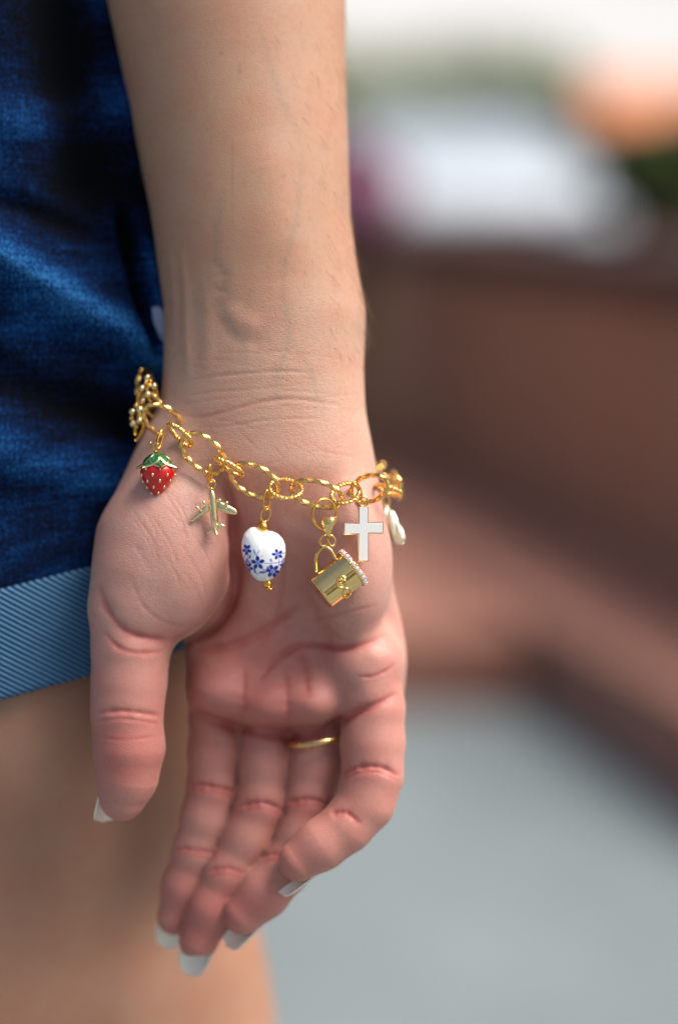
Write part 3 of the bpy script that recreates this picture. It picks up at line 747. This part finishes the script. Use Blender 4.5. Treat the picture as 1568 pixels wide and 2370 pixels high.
# ---- painted porcelain heart
e, q = charm('porcelain_heart_charm', *Z1(302, 830), -.25, 'white porcelain heart bead painted with small blue flowers, left of the gold bucket bag')
zq = lambda x, y, z=0.0: q(*Z1(x, y), z)
HO = [(275, 622), (240, 600), (195, 605), (150, 650), (128, 720), (128, 790), (145, 865), (175, 928), (210, 985), (240, 1018), (280, 1032), (335, 1030), (382, 1008), (430, 950), (460, 890), (477, 810), (474, 745), (452, 692), (412, 652), (370, 634), (330, 630), (300, 630)]
v, f = puff(np.array([zq(*p)[:2] for p in HO]), .46, c=zq(296, 830)[:2], n=200, m=70, it=10, pw=2.3)
# paint: flowers, leaves and stems in the glaze
vx = 302 + v[:, 0] * K / .99 / .5786 * 1.96; vy = 830 - v[:, 1] * K / .99 / .5786 * 1.96
col = np.tile(np.array([.82, .83, .84]), (len(v), 1))
def paint(mask, c, a=1.0):
    mm = np.clip(mask, 0, 1)[:, None] * a; col[:] = col * (1 - mm) + np.array(c) * mm
def ell(x, y, rx, ry, an):
    ca, sa = math.cos(math.radians(an)), math.sin(math.radians(an)); u = (vx - x) * ca + (vy - y) * sa; w_ = -(vx - x) * sa + (vy - y) * ca
    return np.clip((1 - np.sqrt((u / rx) ** 2 + (w_ / ry) ** 2)) * 4, 0, 1)
def line(pts, wd):
    out = np.zeros(len(v)); pts = curve_pts(pts)
    for i in range(len(pts) - 1):
        a, b_ = pts[i], pts[i+1]; ab = b_ - a; t = np.clip(((vx - a[0]) * ab[0] + (vy - a[1]) * ab[1]) / (ab @ ab), 0, 1)
        out = np.maximum(out, np.clip((wd - np.hypot(vx - a[0] - t * ab[0], vy - a[1] - t * ab[1])) / 2 + .5, 0, 1))
    return out
DK, MD, LT = (.008, .012, .27), (.05, .09, .50), (.18, .26, .62)
for pts in ([(170, 810), (150, 850), (170, 890), (200, 920)], [(272, 785), (255, 820), (250, 860)], [(315, 885), (380, 885), (440, 875), (478, 880)], [(280, 910), (310, 935), (360, 940)], [(425, 840), (425, 890), (410, 930)], [(440, 815), (470, 805), (480, 800)], [(210, 920), (235, 945), (262, 975)], [(190, 815), (182, 860), (195, 900)]):
    paint(line(pts, 2.6), MD)
for (x, y, rx, ry, an) in ((237, 800, 9, 30, -20), (365, 862, 12, 18, -20), (200, 835, 9, 20, 20), (195, 880, 10, 24, -15), (340, 925, 12, 24, 10), (300, 955, 36, 12, -5), (238, 945, 10, 24, -15), (455, 865, 9, 26, 30), (172, 870, 12, 26, 10)):
    paint(ell(x, y, rx, ry, an), LT if x % 2 else MD, .9)
def flower(x, y, s, n=5, a0=0, sq=1.0):
    for k in range(n):
        a = a0 + 2 * math.pi * k / n; paint(ell(x + s * math.cos(a) * sq, y + s * math.sin(a), s * .72, s * .52, math.degrees(a)), DK)
    paint(ell(x, y, s * .5, s * .5, 0), (.12, .28, .75))
flower(175, 778, 28, 5, .4, .8); flower(262, 882, 34, 5, .9); flower(415, 815, 27, 5, -.6); flower(378, 948, 34, 6, .2); flower(190, 920, 26, 5, .2, .7); flower(455, 915, 22, 5, 0, .6)
b = MB().add((v, f)); bake(b); HM = NM('painted_porcelain'); ha = HM.n('Attribute', attribute_name='paint'); HM.l(ha.outputs['Color'], HM.b.inputs['Base Color'])
HM.set(Roughness=.12, Coat_Weight=.5, Coat_Roughness=.04)
ho = b.build('heart_bead', HM.m, e); ca = ho.data.color_attributes.new('paint', 'FLOAT_COLOR', 'POINT'); ca.data.foreach_set('color', np.column_stack([col, np.ones(len(col))]).ravel())
b = MB().add(sphere(zq(296, 607, .06), .155, 20, 14)); bake(b).build('gold_ball', GOLDDEEP, e)
b = MB().add(sphere(zq(332, 1050, .0), .12, 18, 12)); bake(b).build('gold_ball', GOLDDEEP, e)
b = MB().add(sphere(zq(348, 1088, .02), (.12, .035, .12), 18, 8)); bake(b).build('pin_head', GOLDDEEP, e)
b = MB(); ring_part(b, zq(318, 505, .05), .125, .20, .032, ang=15, yaw=25); bake(b).build('eye_loop', GOLD, e)
b = MB(); ring_part(b, zq(328, 395, .12), .10, .25, .034, ang=4, yaw=35); bake(b).build('jump_ring', GOLDDEEP, e)

# ---- gold bucket bag with stones
e, q = charm('bucket_bag_charm', *Z1(870, 1020), -.5, 'polished gold bucket bag charm with clear stones on its rim, biggest charm')
zq = lambda x, y, z=0.0: q(*Z1(x, y), z)
c0 = zq(737, 1128); c1 = zq(985, 935); ax = c1 - c0; Lb = np.linalg.norm(ax); ax /= Lb; side = np.array([ax[1], -ax[0], 0]); up = np.array([0, 0, 1.0])
ax3 = ax * math.cos(.2) + up * math.sin(.2) * -1; ax3 = ax * .985 - up * .17; nrm3 = up * .985 + ax * .17
R1, R2 = .475, .44
def bagpt(s, a, k=1.0, r1=None):
    ca, sa = math.cos(a), math.sin(a); k = k * (1 + .010 * math.sin(7 * a + 1.2) + .006 * math.sin(13 * a))
    return c0 + ax3 * s + side * (R1 * k * ca) + nrm3 * (R2 * k * sa)
rows = [(0, 0.02), (0, .88), (.012, .95), (.035, .99), (.06, 1.0), (.075, 1.001), (.09, 1.002), (.3, 1.01), (Lb * .6, 1.03), (Lb - .03, 1.058), (Lb - .01, 1.06), (Lb, 1.05), (Lb, .98), (Lb - .05, .94), (Lb - .25, .9), (Lb - .3, .02)]
vs = []; na_ = 64
na_ = 128
for s, k in rows:
    for j in range(na_): vs.append(bagpt(s, 2 * math.pi * j / na_, k))
b = MB().add((vs, [tuple(f) for f in grid_faces(len(rows), na_, False, True)])); bake(b).build('bag_body', GOLDMIRROR, e)
# stone rim
b = MB(); rim = np.array([bagpt(Lb + .05, 2 * math.pi * j / 80, 1.05) for j in range(80)]); b.add(tube(rim, .062, 8, closed=True)); bake(b).build('rim_band', GOLD, e)
for j in range(22):
    a = 2 * math.pi * j / 22; c = bagpt(Lb + .07, a, 1.13); n_ = bagpt(Lb + .07, a, 1.3) - bagpt(Lb + .07, a, 1.0); n_ /= np.linalg.norm(n_)
    t1 = np.cross(n_, ax3); t1 /= np.linalg.norm(t1); t2 = np.cross(n_, t1); vs = []
    for (hh, rr) in ((-.03, .025), (.0, .074), (.026, .052), (.036, .008)):
        for m_ in range(8):
            g = 2 * math.pi * m_ / 8; vs.append(c + n_ * hh + (t1 * math.cos(g) + t2 * math.sin(g)) * rr)
    o = bake(MB().add((vs, grid_faces(4, 8, False, True)))).build('stone', STONE, e, smooth=False)
prb = MB()
for j in range(22):
    a = 2 * math.pi * (j + .5) / 22
    for s in (.015, .125): prb.add(sphere(bagpt(Lb + s, a, 1.14), .022, 6, 4))
bake(prb).build('stone_prongs', GOLD, e)
hp = [(712, 955), (708, 900), (712, 850), (735, 795), (768, 765), (800, 765), (830, 790), (850, 825), (870, 862)]
hp = curve_pts(hp); b = MB().add(tube(np.array([zq(x, y, .04) for x, y in hp]), .045, 10)); bake(b).build('bag_handle', GOLD, e)
# raised emblem: an open round letter with an inner curl, and an oval ring below it
def on_front(x, y, lift=.0):
    p = zq(x, y); s = (p - c0) @ ax; tt = (p - c0) @ side; tt = np.clip(tt / (R1 * 1.02), -.98, .98)
    ca = abs(tt); sa = math.sqrt(max(1 - ca ** 2, 0))
    return c0 + ax3 * s + side * ((p - c0) @ side) + nrm3 * (R2 * 1.02 * sa + lift)
def emb(pts, wd=.03, closed=False):
    p = curve_pts(pts); return tube(np.array([on_front(x, y, .006) for x, y in p]), wd, 8, closed=closed)
b = MB()
b.add(emb([(925, 1012), (905, 1000), (878, 1008), (862, 1035), (864, 1065), (885, 1085), (915, 1080), (932, 1058)]))
b.add(emb([(890, 1048), (905, 1030), (922, 1028), (930, 1042), (932, 1058)], .024)); b.add(emb([(880, 1030), (895, 1020), (908, 1045), (900, 1066), (880, 1058)], .022))
bake(b).build('raised_emblem', GOLD, e)
tt = np.linspace(0, 2 * math.pi, 36, endpoint=False); b = MB().add(tube(np.array([on_front(945 + 33 * math.cos(a) + 6 * math.sin(a), 1125 + 34 * math.sin(a) - 8 * math.cos(a), 0.006) for a in tt]), .028, 8, closed=True)); bake(b).build('oval_clasp', GOLD, e)
# bail, rings
b = MB(); ring_part(b, zq(774, 478, .12), .36, .42, .034, ang=0, yaw=28, n=60); 
b.v = [v_ * np.array([.95, .95, 1]) + np.array([0, 0, 0]) for v_ in b.v]; bake(b).build('jump_ring', GOLDDEEP, e)
def bail():
    top = [(748, 540), (858, 525)]; V_ = []; n = 14
    # a strap folded over: front leaf tapering to a point, top roll, back leaf
    path = [(0, 700, .03, .14), (0, 640, .10, .42), (0, 585, .15, .75), (0, 555, .15, .95), (0, 535, .10, 1.0), (0, 528, .02, 1.0), (0, 535, -.07, 1.0), (0, 560, -.13, .9), (0, 610, -.12, .6), (0, 700, -.02, .14)]
    rows_ = []
    for (_, y, z, w_) in path:
        xc = np.interp(y, [528, 700], [805, 810]); hw = 56 * w_
        rows_.append([zq(xc - hw, y + 8 * w_, z + .06 + .0), zq(xc - hw * .4, y + 2 * w_, z + .085), zq(xc + hw * .4, y - 3 * w_, z + .085), zq(xc + hw, y - 8 * w_, z + .06)])
    v = np.array(rows_).reshape(-1, 3); return v, grid_faces(len(rows_), 4)
b = MB().add(bail()); bo = bake(b).build('bail', GOLDMIRROR, e); md = bo.modifiers.new('thickness', 'SOLIDIFY'); md.thickness = .0004; md.offset = 0
b = MB(); ring_part(b, zq(775, 712, .05), .105, .14, .03, ang=15, yaw=20); ring_part(b, zq(835, 712, .05), .09, .14, .03, ang=-15, yaw=20); b.add(sphere(zq(808, 690, .09), .055)); bake(b).build('hanging_loop', GOLD, e)

# ---- white cross
e, q = charm('cross_charm', *Z1(1083, 660), -.15, 'white enamel cross charm with thin gold edge, right of the bucket bag')
zq = lambda x, y, z=0.0: q(*Z1(x, y), z)
CO = [(1045, 440), (1124, 444), (1121, 567), (1240, 562), (1237, 656), (1124, 655), (1124, 875), (1038, 875), (1042, 662), (928, 664), (930, 570), (1044, 573)]
co = np.array([zq(*p)[:2] for p in CO]); bake(MB().add(slab(co, -.05, .05, .012))).build('gold_edge', GOLD, e, smooth=False)
cen = co.mean(0); 
e1 = co - np.roll(co, 1, 0); e2 = np.roll(co, -1, 0) - co; n1 = np.column_stack([e1[:, 1], -e1[:, 0]]); n2 = np.column_stack([e2[:, 1], -e2[:, 0]])
n1 /= np.linalg.norm(n1, axis=1)[:, None]; n2 /= np.linalg.norm(n2, axis=1)[:, None]; nn = (n1 + n2) / (1 + (n1 * n2).sum(1))[:, None]
area = .5 * np.sum(co[:, 0] * np.roll(co[:, 1], -1) - np.roll(co[:, 0], -1) * co[:, 1])
ci = co - nn * .024 * (1 if area > 0 else -1); bake(MB().add(slab(ci, .03, .058, .006))).build('enamel', WHITE, e, smooth=False)
b = MB(); ring_part(b, zq(1083, 405, .0), .115, .125, .03, yaw=10); bake(b).build('hanging_loop', GOLD, e)
b = MB(); ring_part(b, zq(1030, 330, .12), .13, .27, .03, ang=-18, yaw=30); bake(b).build('jump_ring', GOLDDEEP, e)

# ---- pale fluted charm at the right, hanging behind
e, q = charm('pod_charm', *Z1(1318, 590), 1.35, 'pale gold fluted pod charm at the far right, beside the wrist')
zq = lambda x, y, z=0.0: q(*Z1(x, y), z)
pp = curve_pts([(1262, 425), (1262, 470), (1282, 530), (1310, 600), (1345, 665), (1375, 710), (1392, 735)]); n = len(pp); t = np.linspace(0, 1, n)
r = np.interp(t, [0, .1, .22, .45, .75, .93, 1], [.04, .08, .17, .20, .19, .14, .05])
sect = [(1 + .13 * math.cos(6 * 2 * math.pi * k / 48), 2 * math.pi * k / 48) for k in range(48)]
pts = resample(np.array([zq(x, y) for x, y in pp]), 40, False); r = np.interp(np.linspace(0, 1, 40), t, r)
bake(MB().add(tube(pts, r, sect=sect, twist=.35))).build('pod', CREAM, e)
bake(MB().add(sphere(zq(1262, 560, .05), (.11, .20, .10), 14, 10))).build('side_lobe', CREAM, e)
b = MB(); ring_part(b, zq(1262, 400, .0), .11, .15, .03, yaw=30); bake(b).build('hanging_loop', GOLD, e)

# ---- beaded charm at the far left
e, q = charm('beaded_charm', *Z0(300, 450), 1.3, 'beaded gold cluster charm seen edge-on at the far left, against the denim')
zq = lambda x, y, z=0.0: q(*Z0(x, y), z)
for (x, y, z, r) in ((365, 160, 0, .10), (355, 215, .1, .07), (440, 250, .1, .10), (312, 272, .1, .095), (375, 340, .15, .10), (322, 400, .1, .085), (292, 497, .12, .11), (208, 515, 0, .10), (250, 450, .05, .07), (285, 560, .05, .08), (288, 610, .12, .10), (215, 640, 0, .10), (200, 580, -.05, .08), (250, 670, .02, .07), (320, 640, -.05, .06), (395, 200, -.08, .07)):
    bake(MB().add(sphere(zq(x, y, z), r, 14, 10))).build('bead', GOLDPALE if r > .08 else GOLD, e)
b = MB(); b.add(tube(np.array([zq(x, y, -.02) for x, y in curve_pts([(380, 190), (300, 290), (262, 400), (300, 520), (245, 640), (235, 760)])]), .045, 8))
b.add(tube(np.array([zq(x, y, 0) for x, y in curve_pts([(300, 560), (325, 660), (290, 760), (240, 820)])]), .05, 8)); bake(b).build('wire_frame', GOLDDEEP, e)
b = MB(); ring_part(b, zq(420, 330, .05), .16, .26, .04, ang=-15, yaw=40); bake(b).build('hanging_loop', GOLDDEEP, e)

# ---- finger ring
e = empty('finger_ring', CAM @ Matrix.Translation(P(733, 1712, 1.95)), 'plain thin gold ring at the base of the ring finger', 'ring')
prof = [(.0, -.10), (.045, -.085), (.065, 0), (.045, .085), (.0, .10), (-.03, 0)]; vs = []
for i in range(64):
    a = 2 * math.pi * i / 64
    for (dr, dy) in prof: vs.append(((.745 + dr) * math.sin(a), dy + .10 * math.sin(a), (.745 + dr) * math.cos(a)))
bake(MB().add((vs, grid_faces(64, len(prof), True, True)))).build('ring_band', gold_material('worn_gold', (.72, .46, .20), .28), e)

# ================================================================== BACKGROUND (world metres; camera stands at y = -0.45)
def ray(px, py):
    v = CAM.to_3x3() @ Vector(((px - 784) / K, (1185 - py) / K, -D0)); return v
def ground_pt(px, py, z=0.0):
    v = ray(px, py); t = (z - cam.location.z) / v.z; return cam.location + v * t
def at_y(px, py, Y):
    v = ray(px, py); t = (Y - cam.location.y) / v.y; return cam.location + v * t
def pavement_material():
    M = NM('grey_paving'); v = mapping(M)
    c = ramp(M, noise(M, v, 2.2, 6, .6), [(.3, rgb(.15, .182, .187)), (.7, rgb(.215, .252, .258))]); g = noise(M, v, 220, 3, .7)
    c = mix(M, ramp(M, g, [(.4, rgb(0, 0, 0)), (.7, rgb(.5, .5, .5))]), c, rgb(.7, .7, .7), 'MULTIPLY'); M.l(c, M.b.inputs['Base Color']); M.set(Roughness=.85)
    M.l(bump(M, g, .4, .002), M.b.inputs['Normal']); return M.m
g = mesh_obj('ground', [(-200, -200, 0), (200, -200, 0), (200, 400, 0), (-200, 400, 0)], [(0, 1, 2, 3)], pavement_material(), smooth=False); tagit(g, kind='structure')
def brick_material(name, c1, c2, mo):
    M = NM(name); v = mapping(M); bt = M.n('TexBrick'); bt.inputs['Scale'].default_value = 4.5; M.l(v, bt.inputs['Vector'])
    bt.inputs['Color1'].default_value = rgb(*c1); bt.inputs['Color2'].default_value = rgb(*c2); bt.inputs['Mortar'].default_value = rgb(*mo); bt.inputs['Mortar Size'].default_value = .02
    c = mix(M, noise(M, v, 3, 4), bt.outputs['Color'], rgb(.75, .7, .65), 'MULTIPLY'); M.l(c, M.b.inputs['Base Color']); M.set(Roughness=.85)
    M.l(bump(M, bt.outputs['Fac'], -.5, .004), M.b.inputs['Normal']); return M.m
BR1 = brick_material('brown_brick', (.54, .225, .125), (.45, .18, .10), (.40, .25, .18)); BR2 = brick_material('red_brick', (.42, .18, .125), (.34, .14, .095), (.42, .26, .21))
# low wall running from far left to near right, with a wide brick ledge at its foot
ZL, Hw = .14, .685
a0, a1 = ground_pt(870, 1010, ZL), ground_pt(1568, 1330, ZL); f0, f1 = ground_pt(1200, 1600), ground_pt(1568, 1850)
def ext(p, q, t): return p + (q - p) * t
wl = empty('brick_wall', Matrix.Translation(Vector((a0.x, a0.y, 0))), 'low brown brick planter wall behind the hand, out of focus', 'wall')
def prism(name, pts, z0, z1, mat, parent):
    o0 = np.array([a0.x, a0.y]); n = len(pts); b_ = [(p.x - o0[0], p.y - o0[1], z0) for p in pts] + [(p.x - o0[0], p.y - o0[1], z1) for p in pts]
    f = [tuple(range(n - 1, -1, -1)), tuple(range(n, 2 * n))] + [(k, (k + 1) % n, (k + 1) % n + n, k + n) for k in range(n)]
    return mesh_obj(name, b_, f, mat, parent, smooth=False)
w0, w1 = ext(a0, a1, -2.2), ext(a0, a1, 1.5); nv = Vector(((w0 - w1).y, -(w0 - w1).x, 0)).normalized(); nv = nv if nv.y > 0 else -nv
prism('wall_face', [w0, w1, w1 + nv * .4, w0 + nv * .4], 0, Hw - .08, BR1, wl)
prism('cap', [w0 - nv * .03, w1 - nv * .03, w1 + nv * .43, w0 + nv * .43], Hw - .078, Hw, simple('dark_coping', (.06, .022, .014), .8, scale=20), wl)
prism('brick_ledge', [ext(f0, f1, -.9), ext(f0, f1, 1.6), w1 - nv * .003, w0 - nv * .003], 0, ZL, BR2, wl)
# low brick step to the left of it
qa = ground_pt(940, 1640); qb = ground_pt(1190, 1612)
st = MB().add(box((qa.x - .8 + (qb.x - qa.x) / 2, qa.y + .35, .06), (1.6 + (qb.x - qa.x), .7, .12))).build('brick_step', BR2, None, smooth=False); tagit(st, 'low reddish brick step in front of the planter wall', 'step')
# greenery and flowers behind the wall
def foliage(name, c, r, n, mat, leaf, label, cat, seed=1, stemmat=None):
    R = np.random.RandomState(seed); e = empty(name, Matrix.Translation(Vector((c[0], c[1], 0))), label, cat)
    d = R.normal(size=(n, 3)); d /= np.linalg.norm(d, axis=1)[:, None]; rr = R.uniform(.45, 1, n) ** .5; lump = 1 + .18 * np.sin(d[:, 0] * 5 + seed) * np.cos(d[:, 2] * 4)
    p = d * (rr * lump)[:, None] * np.array(r) + np.array([0, 0, c[2]])
    a = R.normal(size=(n, 3)); a /= np.linalg.norm(a, axis=1)[:, None]; b_ = np.cross(a, R.normal(size=(n, 3))); b_ /= np.linalg.norm(b_, axis=1)[:, None]
    L = leaf * R.uniform(.6, 1.3, n)[:, None]; V_ = np.stack([p - a * L, p + b_ * L * .4, p + a * L, p - b_ * L * .4], 1).reshape(-1, 3)
    mesh_obj('crown', V_, [(4*k, 4*k+1, 4*k+2, 4*k+3) for k in range(n)], mat, e, smooth=False)
    sb = MB()
    for k in range(7):
        q1 = np.array([R.uniform(-.5, .5) * r[0], R.uniform(-.5, .5) * r[1], c[2]]); sb.add(tube(np.array([[q1[0] * .3, q1[1] * .3, 0], [q1[0] * .7, q1[1] * .7, c[2] * .6], q1]), np.array([.03, .02, .008]), 6))
    sb.build('stems', simple(name + '_stems', (.09, .055, .03), .9), e); return e
LEAF1 = simple('green_leaf', (.085, .125, .03), .55, var=.4, scale=30); LEAF2 = simple('pale_leaf', (.28, .31, .12), .6, var=.3, scale=10); MAG = simple('magenta_petal', (.40, .17, .27), .6, var=.3, scale=30)
c = at_y(1560, 390, 3.4); foliage('green_shrub', c, (.16, .2, .10), 2200, LEAF1, .05, 'dark green shrub beyond the wall at the right edge', 'shrub', 3)
c = at_y(800, 440, 3.4); foliage('flowering_shrub', c, (.12, .2, .10), 1600, MAG, .04, 'magenta flowering shrub beyond the wall, beside the forearm', 'shrub', 5)
c = at_y(880, 260, 22); foliage('pale_hedge', c, (3.0, 1.0, .75), 5000, LEAF2, .25, 'pale sunlit hedge far off behind the car', 'hedge', 8)

# pale car beyond the wall, front on
def car():
    cb = at_y(1130, 600, 11.5); zc = cb.x; e = empty('parked_car', Matrix.Translation(Vector((cb.x, 11.5, 0))) @ Matrix.Rotation(math.radians(6), 4, 'Z') @ Matrix.Diagonal((1.1, 1, .88, 1)), 'pale silver-blue car parked facing the camera beyond the wall', 'car')
    paint_ = simple('silver_paint', (.62, .68, .73), .35, metal=.1, coat=.8, var=.03, scale=5); gl = simple('car_glass', (.30, .34, .36), .08, coat=1.0, var=.05, scale=3); bk = simple('black_trim', (.02, .02, .02), .6); 
    secs = [(0, .28, .62, .74), (.06, .22, .74, .84), (.25, .2, .84, .88), (1.0, .2, .98, .9), (1.25, .2, 1.02, .9), (2.2, .2, 1.03, .9), (3.6, .2, 1.03, .9), (4.2, .24, .95, .86), (4.35, .35, .8, .8)]
    V_ = []; n = 28
    for (y, z0, z1, hw) in secs:
        for k in range(n):
            a = 2 * math.pi * k / n; ca, sa = math.cos(a), math.sin(a); V_.append((hw * math.copysign(abs(ca) ** .45, ca), y, (z0 + z1) / 2 + (z1 - z0) / 2 * math.copysign(abs(sa) ** .45, sa)))
    f = grid_faces(len(secs), n, False, True) + [tuple(range(n)), tuple((len(secs)-1)*n + k for k in range(n-1, -1, -1))]; mesh_obj('car_body', V_, f, paint_, e)
    V_ = []
    for (z, y0, y1, hw) in ((1.0, 1.05, 4.0, .80), (1.2, 1.45, 3.8, .74), (1.38, 1.85, 3.5, .66)):
        V_ += [(-hw, y0, z), (hw, y0, z), (hw, y1, z), (-hw, y1, z)]
    mesh_obj('windows', V_, grid_faces(3, 4, False, True), gl, e, smooth=False)
    V_ = [(-.67, 1.83, 1.385), (.67, 1.83, 1.385), (.67, 3.52, 1.385), (-.67, 3.52, 1.385), (-.55, 2.1, 1.45), (.55, 2.1, 1.45), (.55, 3.3, 1.45), (-.55, 3.3, 1.45)]; mesh_obj('roof', V_, grid_faces(2, 4, False, True) + [(4, 5, 6, 7)], paint_, e)
    for s in (-1, 1):
        for y in (.85, 3.5):
            a = MB(); v, f = tube(np.array([[s * .72, y, .33], [s * .90, y, .33]]), .33, 24); wh = a.add((v, f)).build('wheel', bk, e, smooth=False); a = MB(); a.add(tube(np.array([[s * .89, y, .33], [s * .915, y, .33]]), .19, 16)).build('rim', simple('rim_metal', (.5, .5, .5), .3, metal=1), wh)
        MB().add(sphere((s * .62, .05, .68), (.17, .09, .08), 14, 8)).build('headlight', simple('headlight_glass', (.8, .82, .85), .1, coat=1), e)
        MB().add(sphere((s * 1.0, 1.35, 1.02), (.10, .06, .07), 12, 8)).build('wing_mirror', paint_, e)
    MB().add(box((0, .0, .48), (.9, .06, .14))).build('grille', bk, e, smooth=False); MB().add(box((0, -.04, .40), (.5, .02, .11))).build('number_plate', simple('plate_white', (.75, .75, .72), .5), e, smooth=False)
car()
# pale building far off
def building():
    a = at_y(700, 300, 38); b_ = at_y(1800, 300, 38); W_ = b_.x - a.x; e = empty('pale_building', Matrix.Translation(Vector((a.x - 3, 30, 0))) @ Matrix.Rotation(math.radians(38), 4, 'Z'), 'pale rendered building filling the far background above the wall', 'building')
    MB().add(box((W_ / 2, 3, 2.5), (W_ + 30, 6, 5))).build('wall', simple('pale_render', (.72, .72, .72), .8, var=.03, scale=.5), e, smooth=False)
    gm = simple('window_glass', (.45, .48, .50), .1, var=.05, scale=1); fm = simple('window_frame', (.7, .7, .7), .5)
    for k in range(5):
        for z in (1.6,):
            f_ = MB().add(box((1.2 + k * 2.6, -.05, z + .4), (1.3, .098, 1.7))).build('window', fm, e, smooth=False); MB().add(box((1.2 + k * 2.6, -.11, z + .4), (1.1, .02, 1.5))).build('pane', gm, f_, smooth=False)
building()
# terracotta awning / kiosk at the right, pale building far behind
def kiosk():
    a = at_y(1365, 250, 13); z0 = at_y(1345, 335, 13).z; z1 = at_y(1345, 170, 13).z; e = empty('orange_awning_stall', Matrix.Translation(Vector((a.x + 1.4, 13, 0))), 'stall with a wide orange awning far off at the right edge', 'stall')
    V_ = [(-1.4, -.9, z0), (1.4, -.9, z0), (1.4, .6, z1), (-1.4, .6, z1), (-1.4, -.9, z0 - .12), (1.4, -.9, z0 - .12)]
    o = mesh_obj('awning', V_, [(0, 1, 2, 3), (4, 5, 1, 0)], simple('orange_canvas', (.66, .24, .11), .8, scale=4), e, smooth=False); m = o.modifiers.new('t', 'SOLIDIFY'); m.thickness = .01
    for s in (-1, 1): MB().add(box((s * 1.3, -.85, (z0 - .1) / 2), (.05, .05, z0 - .1))).build('post', simple('post_grey', (.3, .3, .3), .5), e, smooth=False)
    MB().add(box((0, .62, z1 / 2), (2.8, .05, z1))).build('back_panel', simple('dark_panel', (.10, .07, .09), .7), e, smooth=False)
    MB().add(box((0, .1, .45), (2.4, .6, .9))).build('counter', simple('counter_wood', (.20, .12, .08), .6), e, smooth=False)
kiosk()
print('script done', time.time() - t_0)
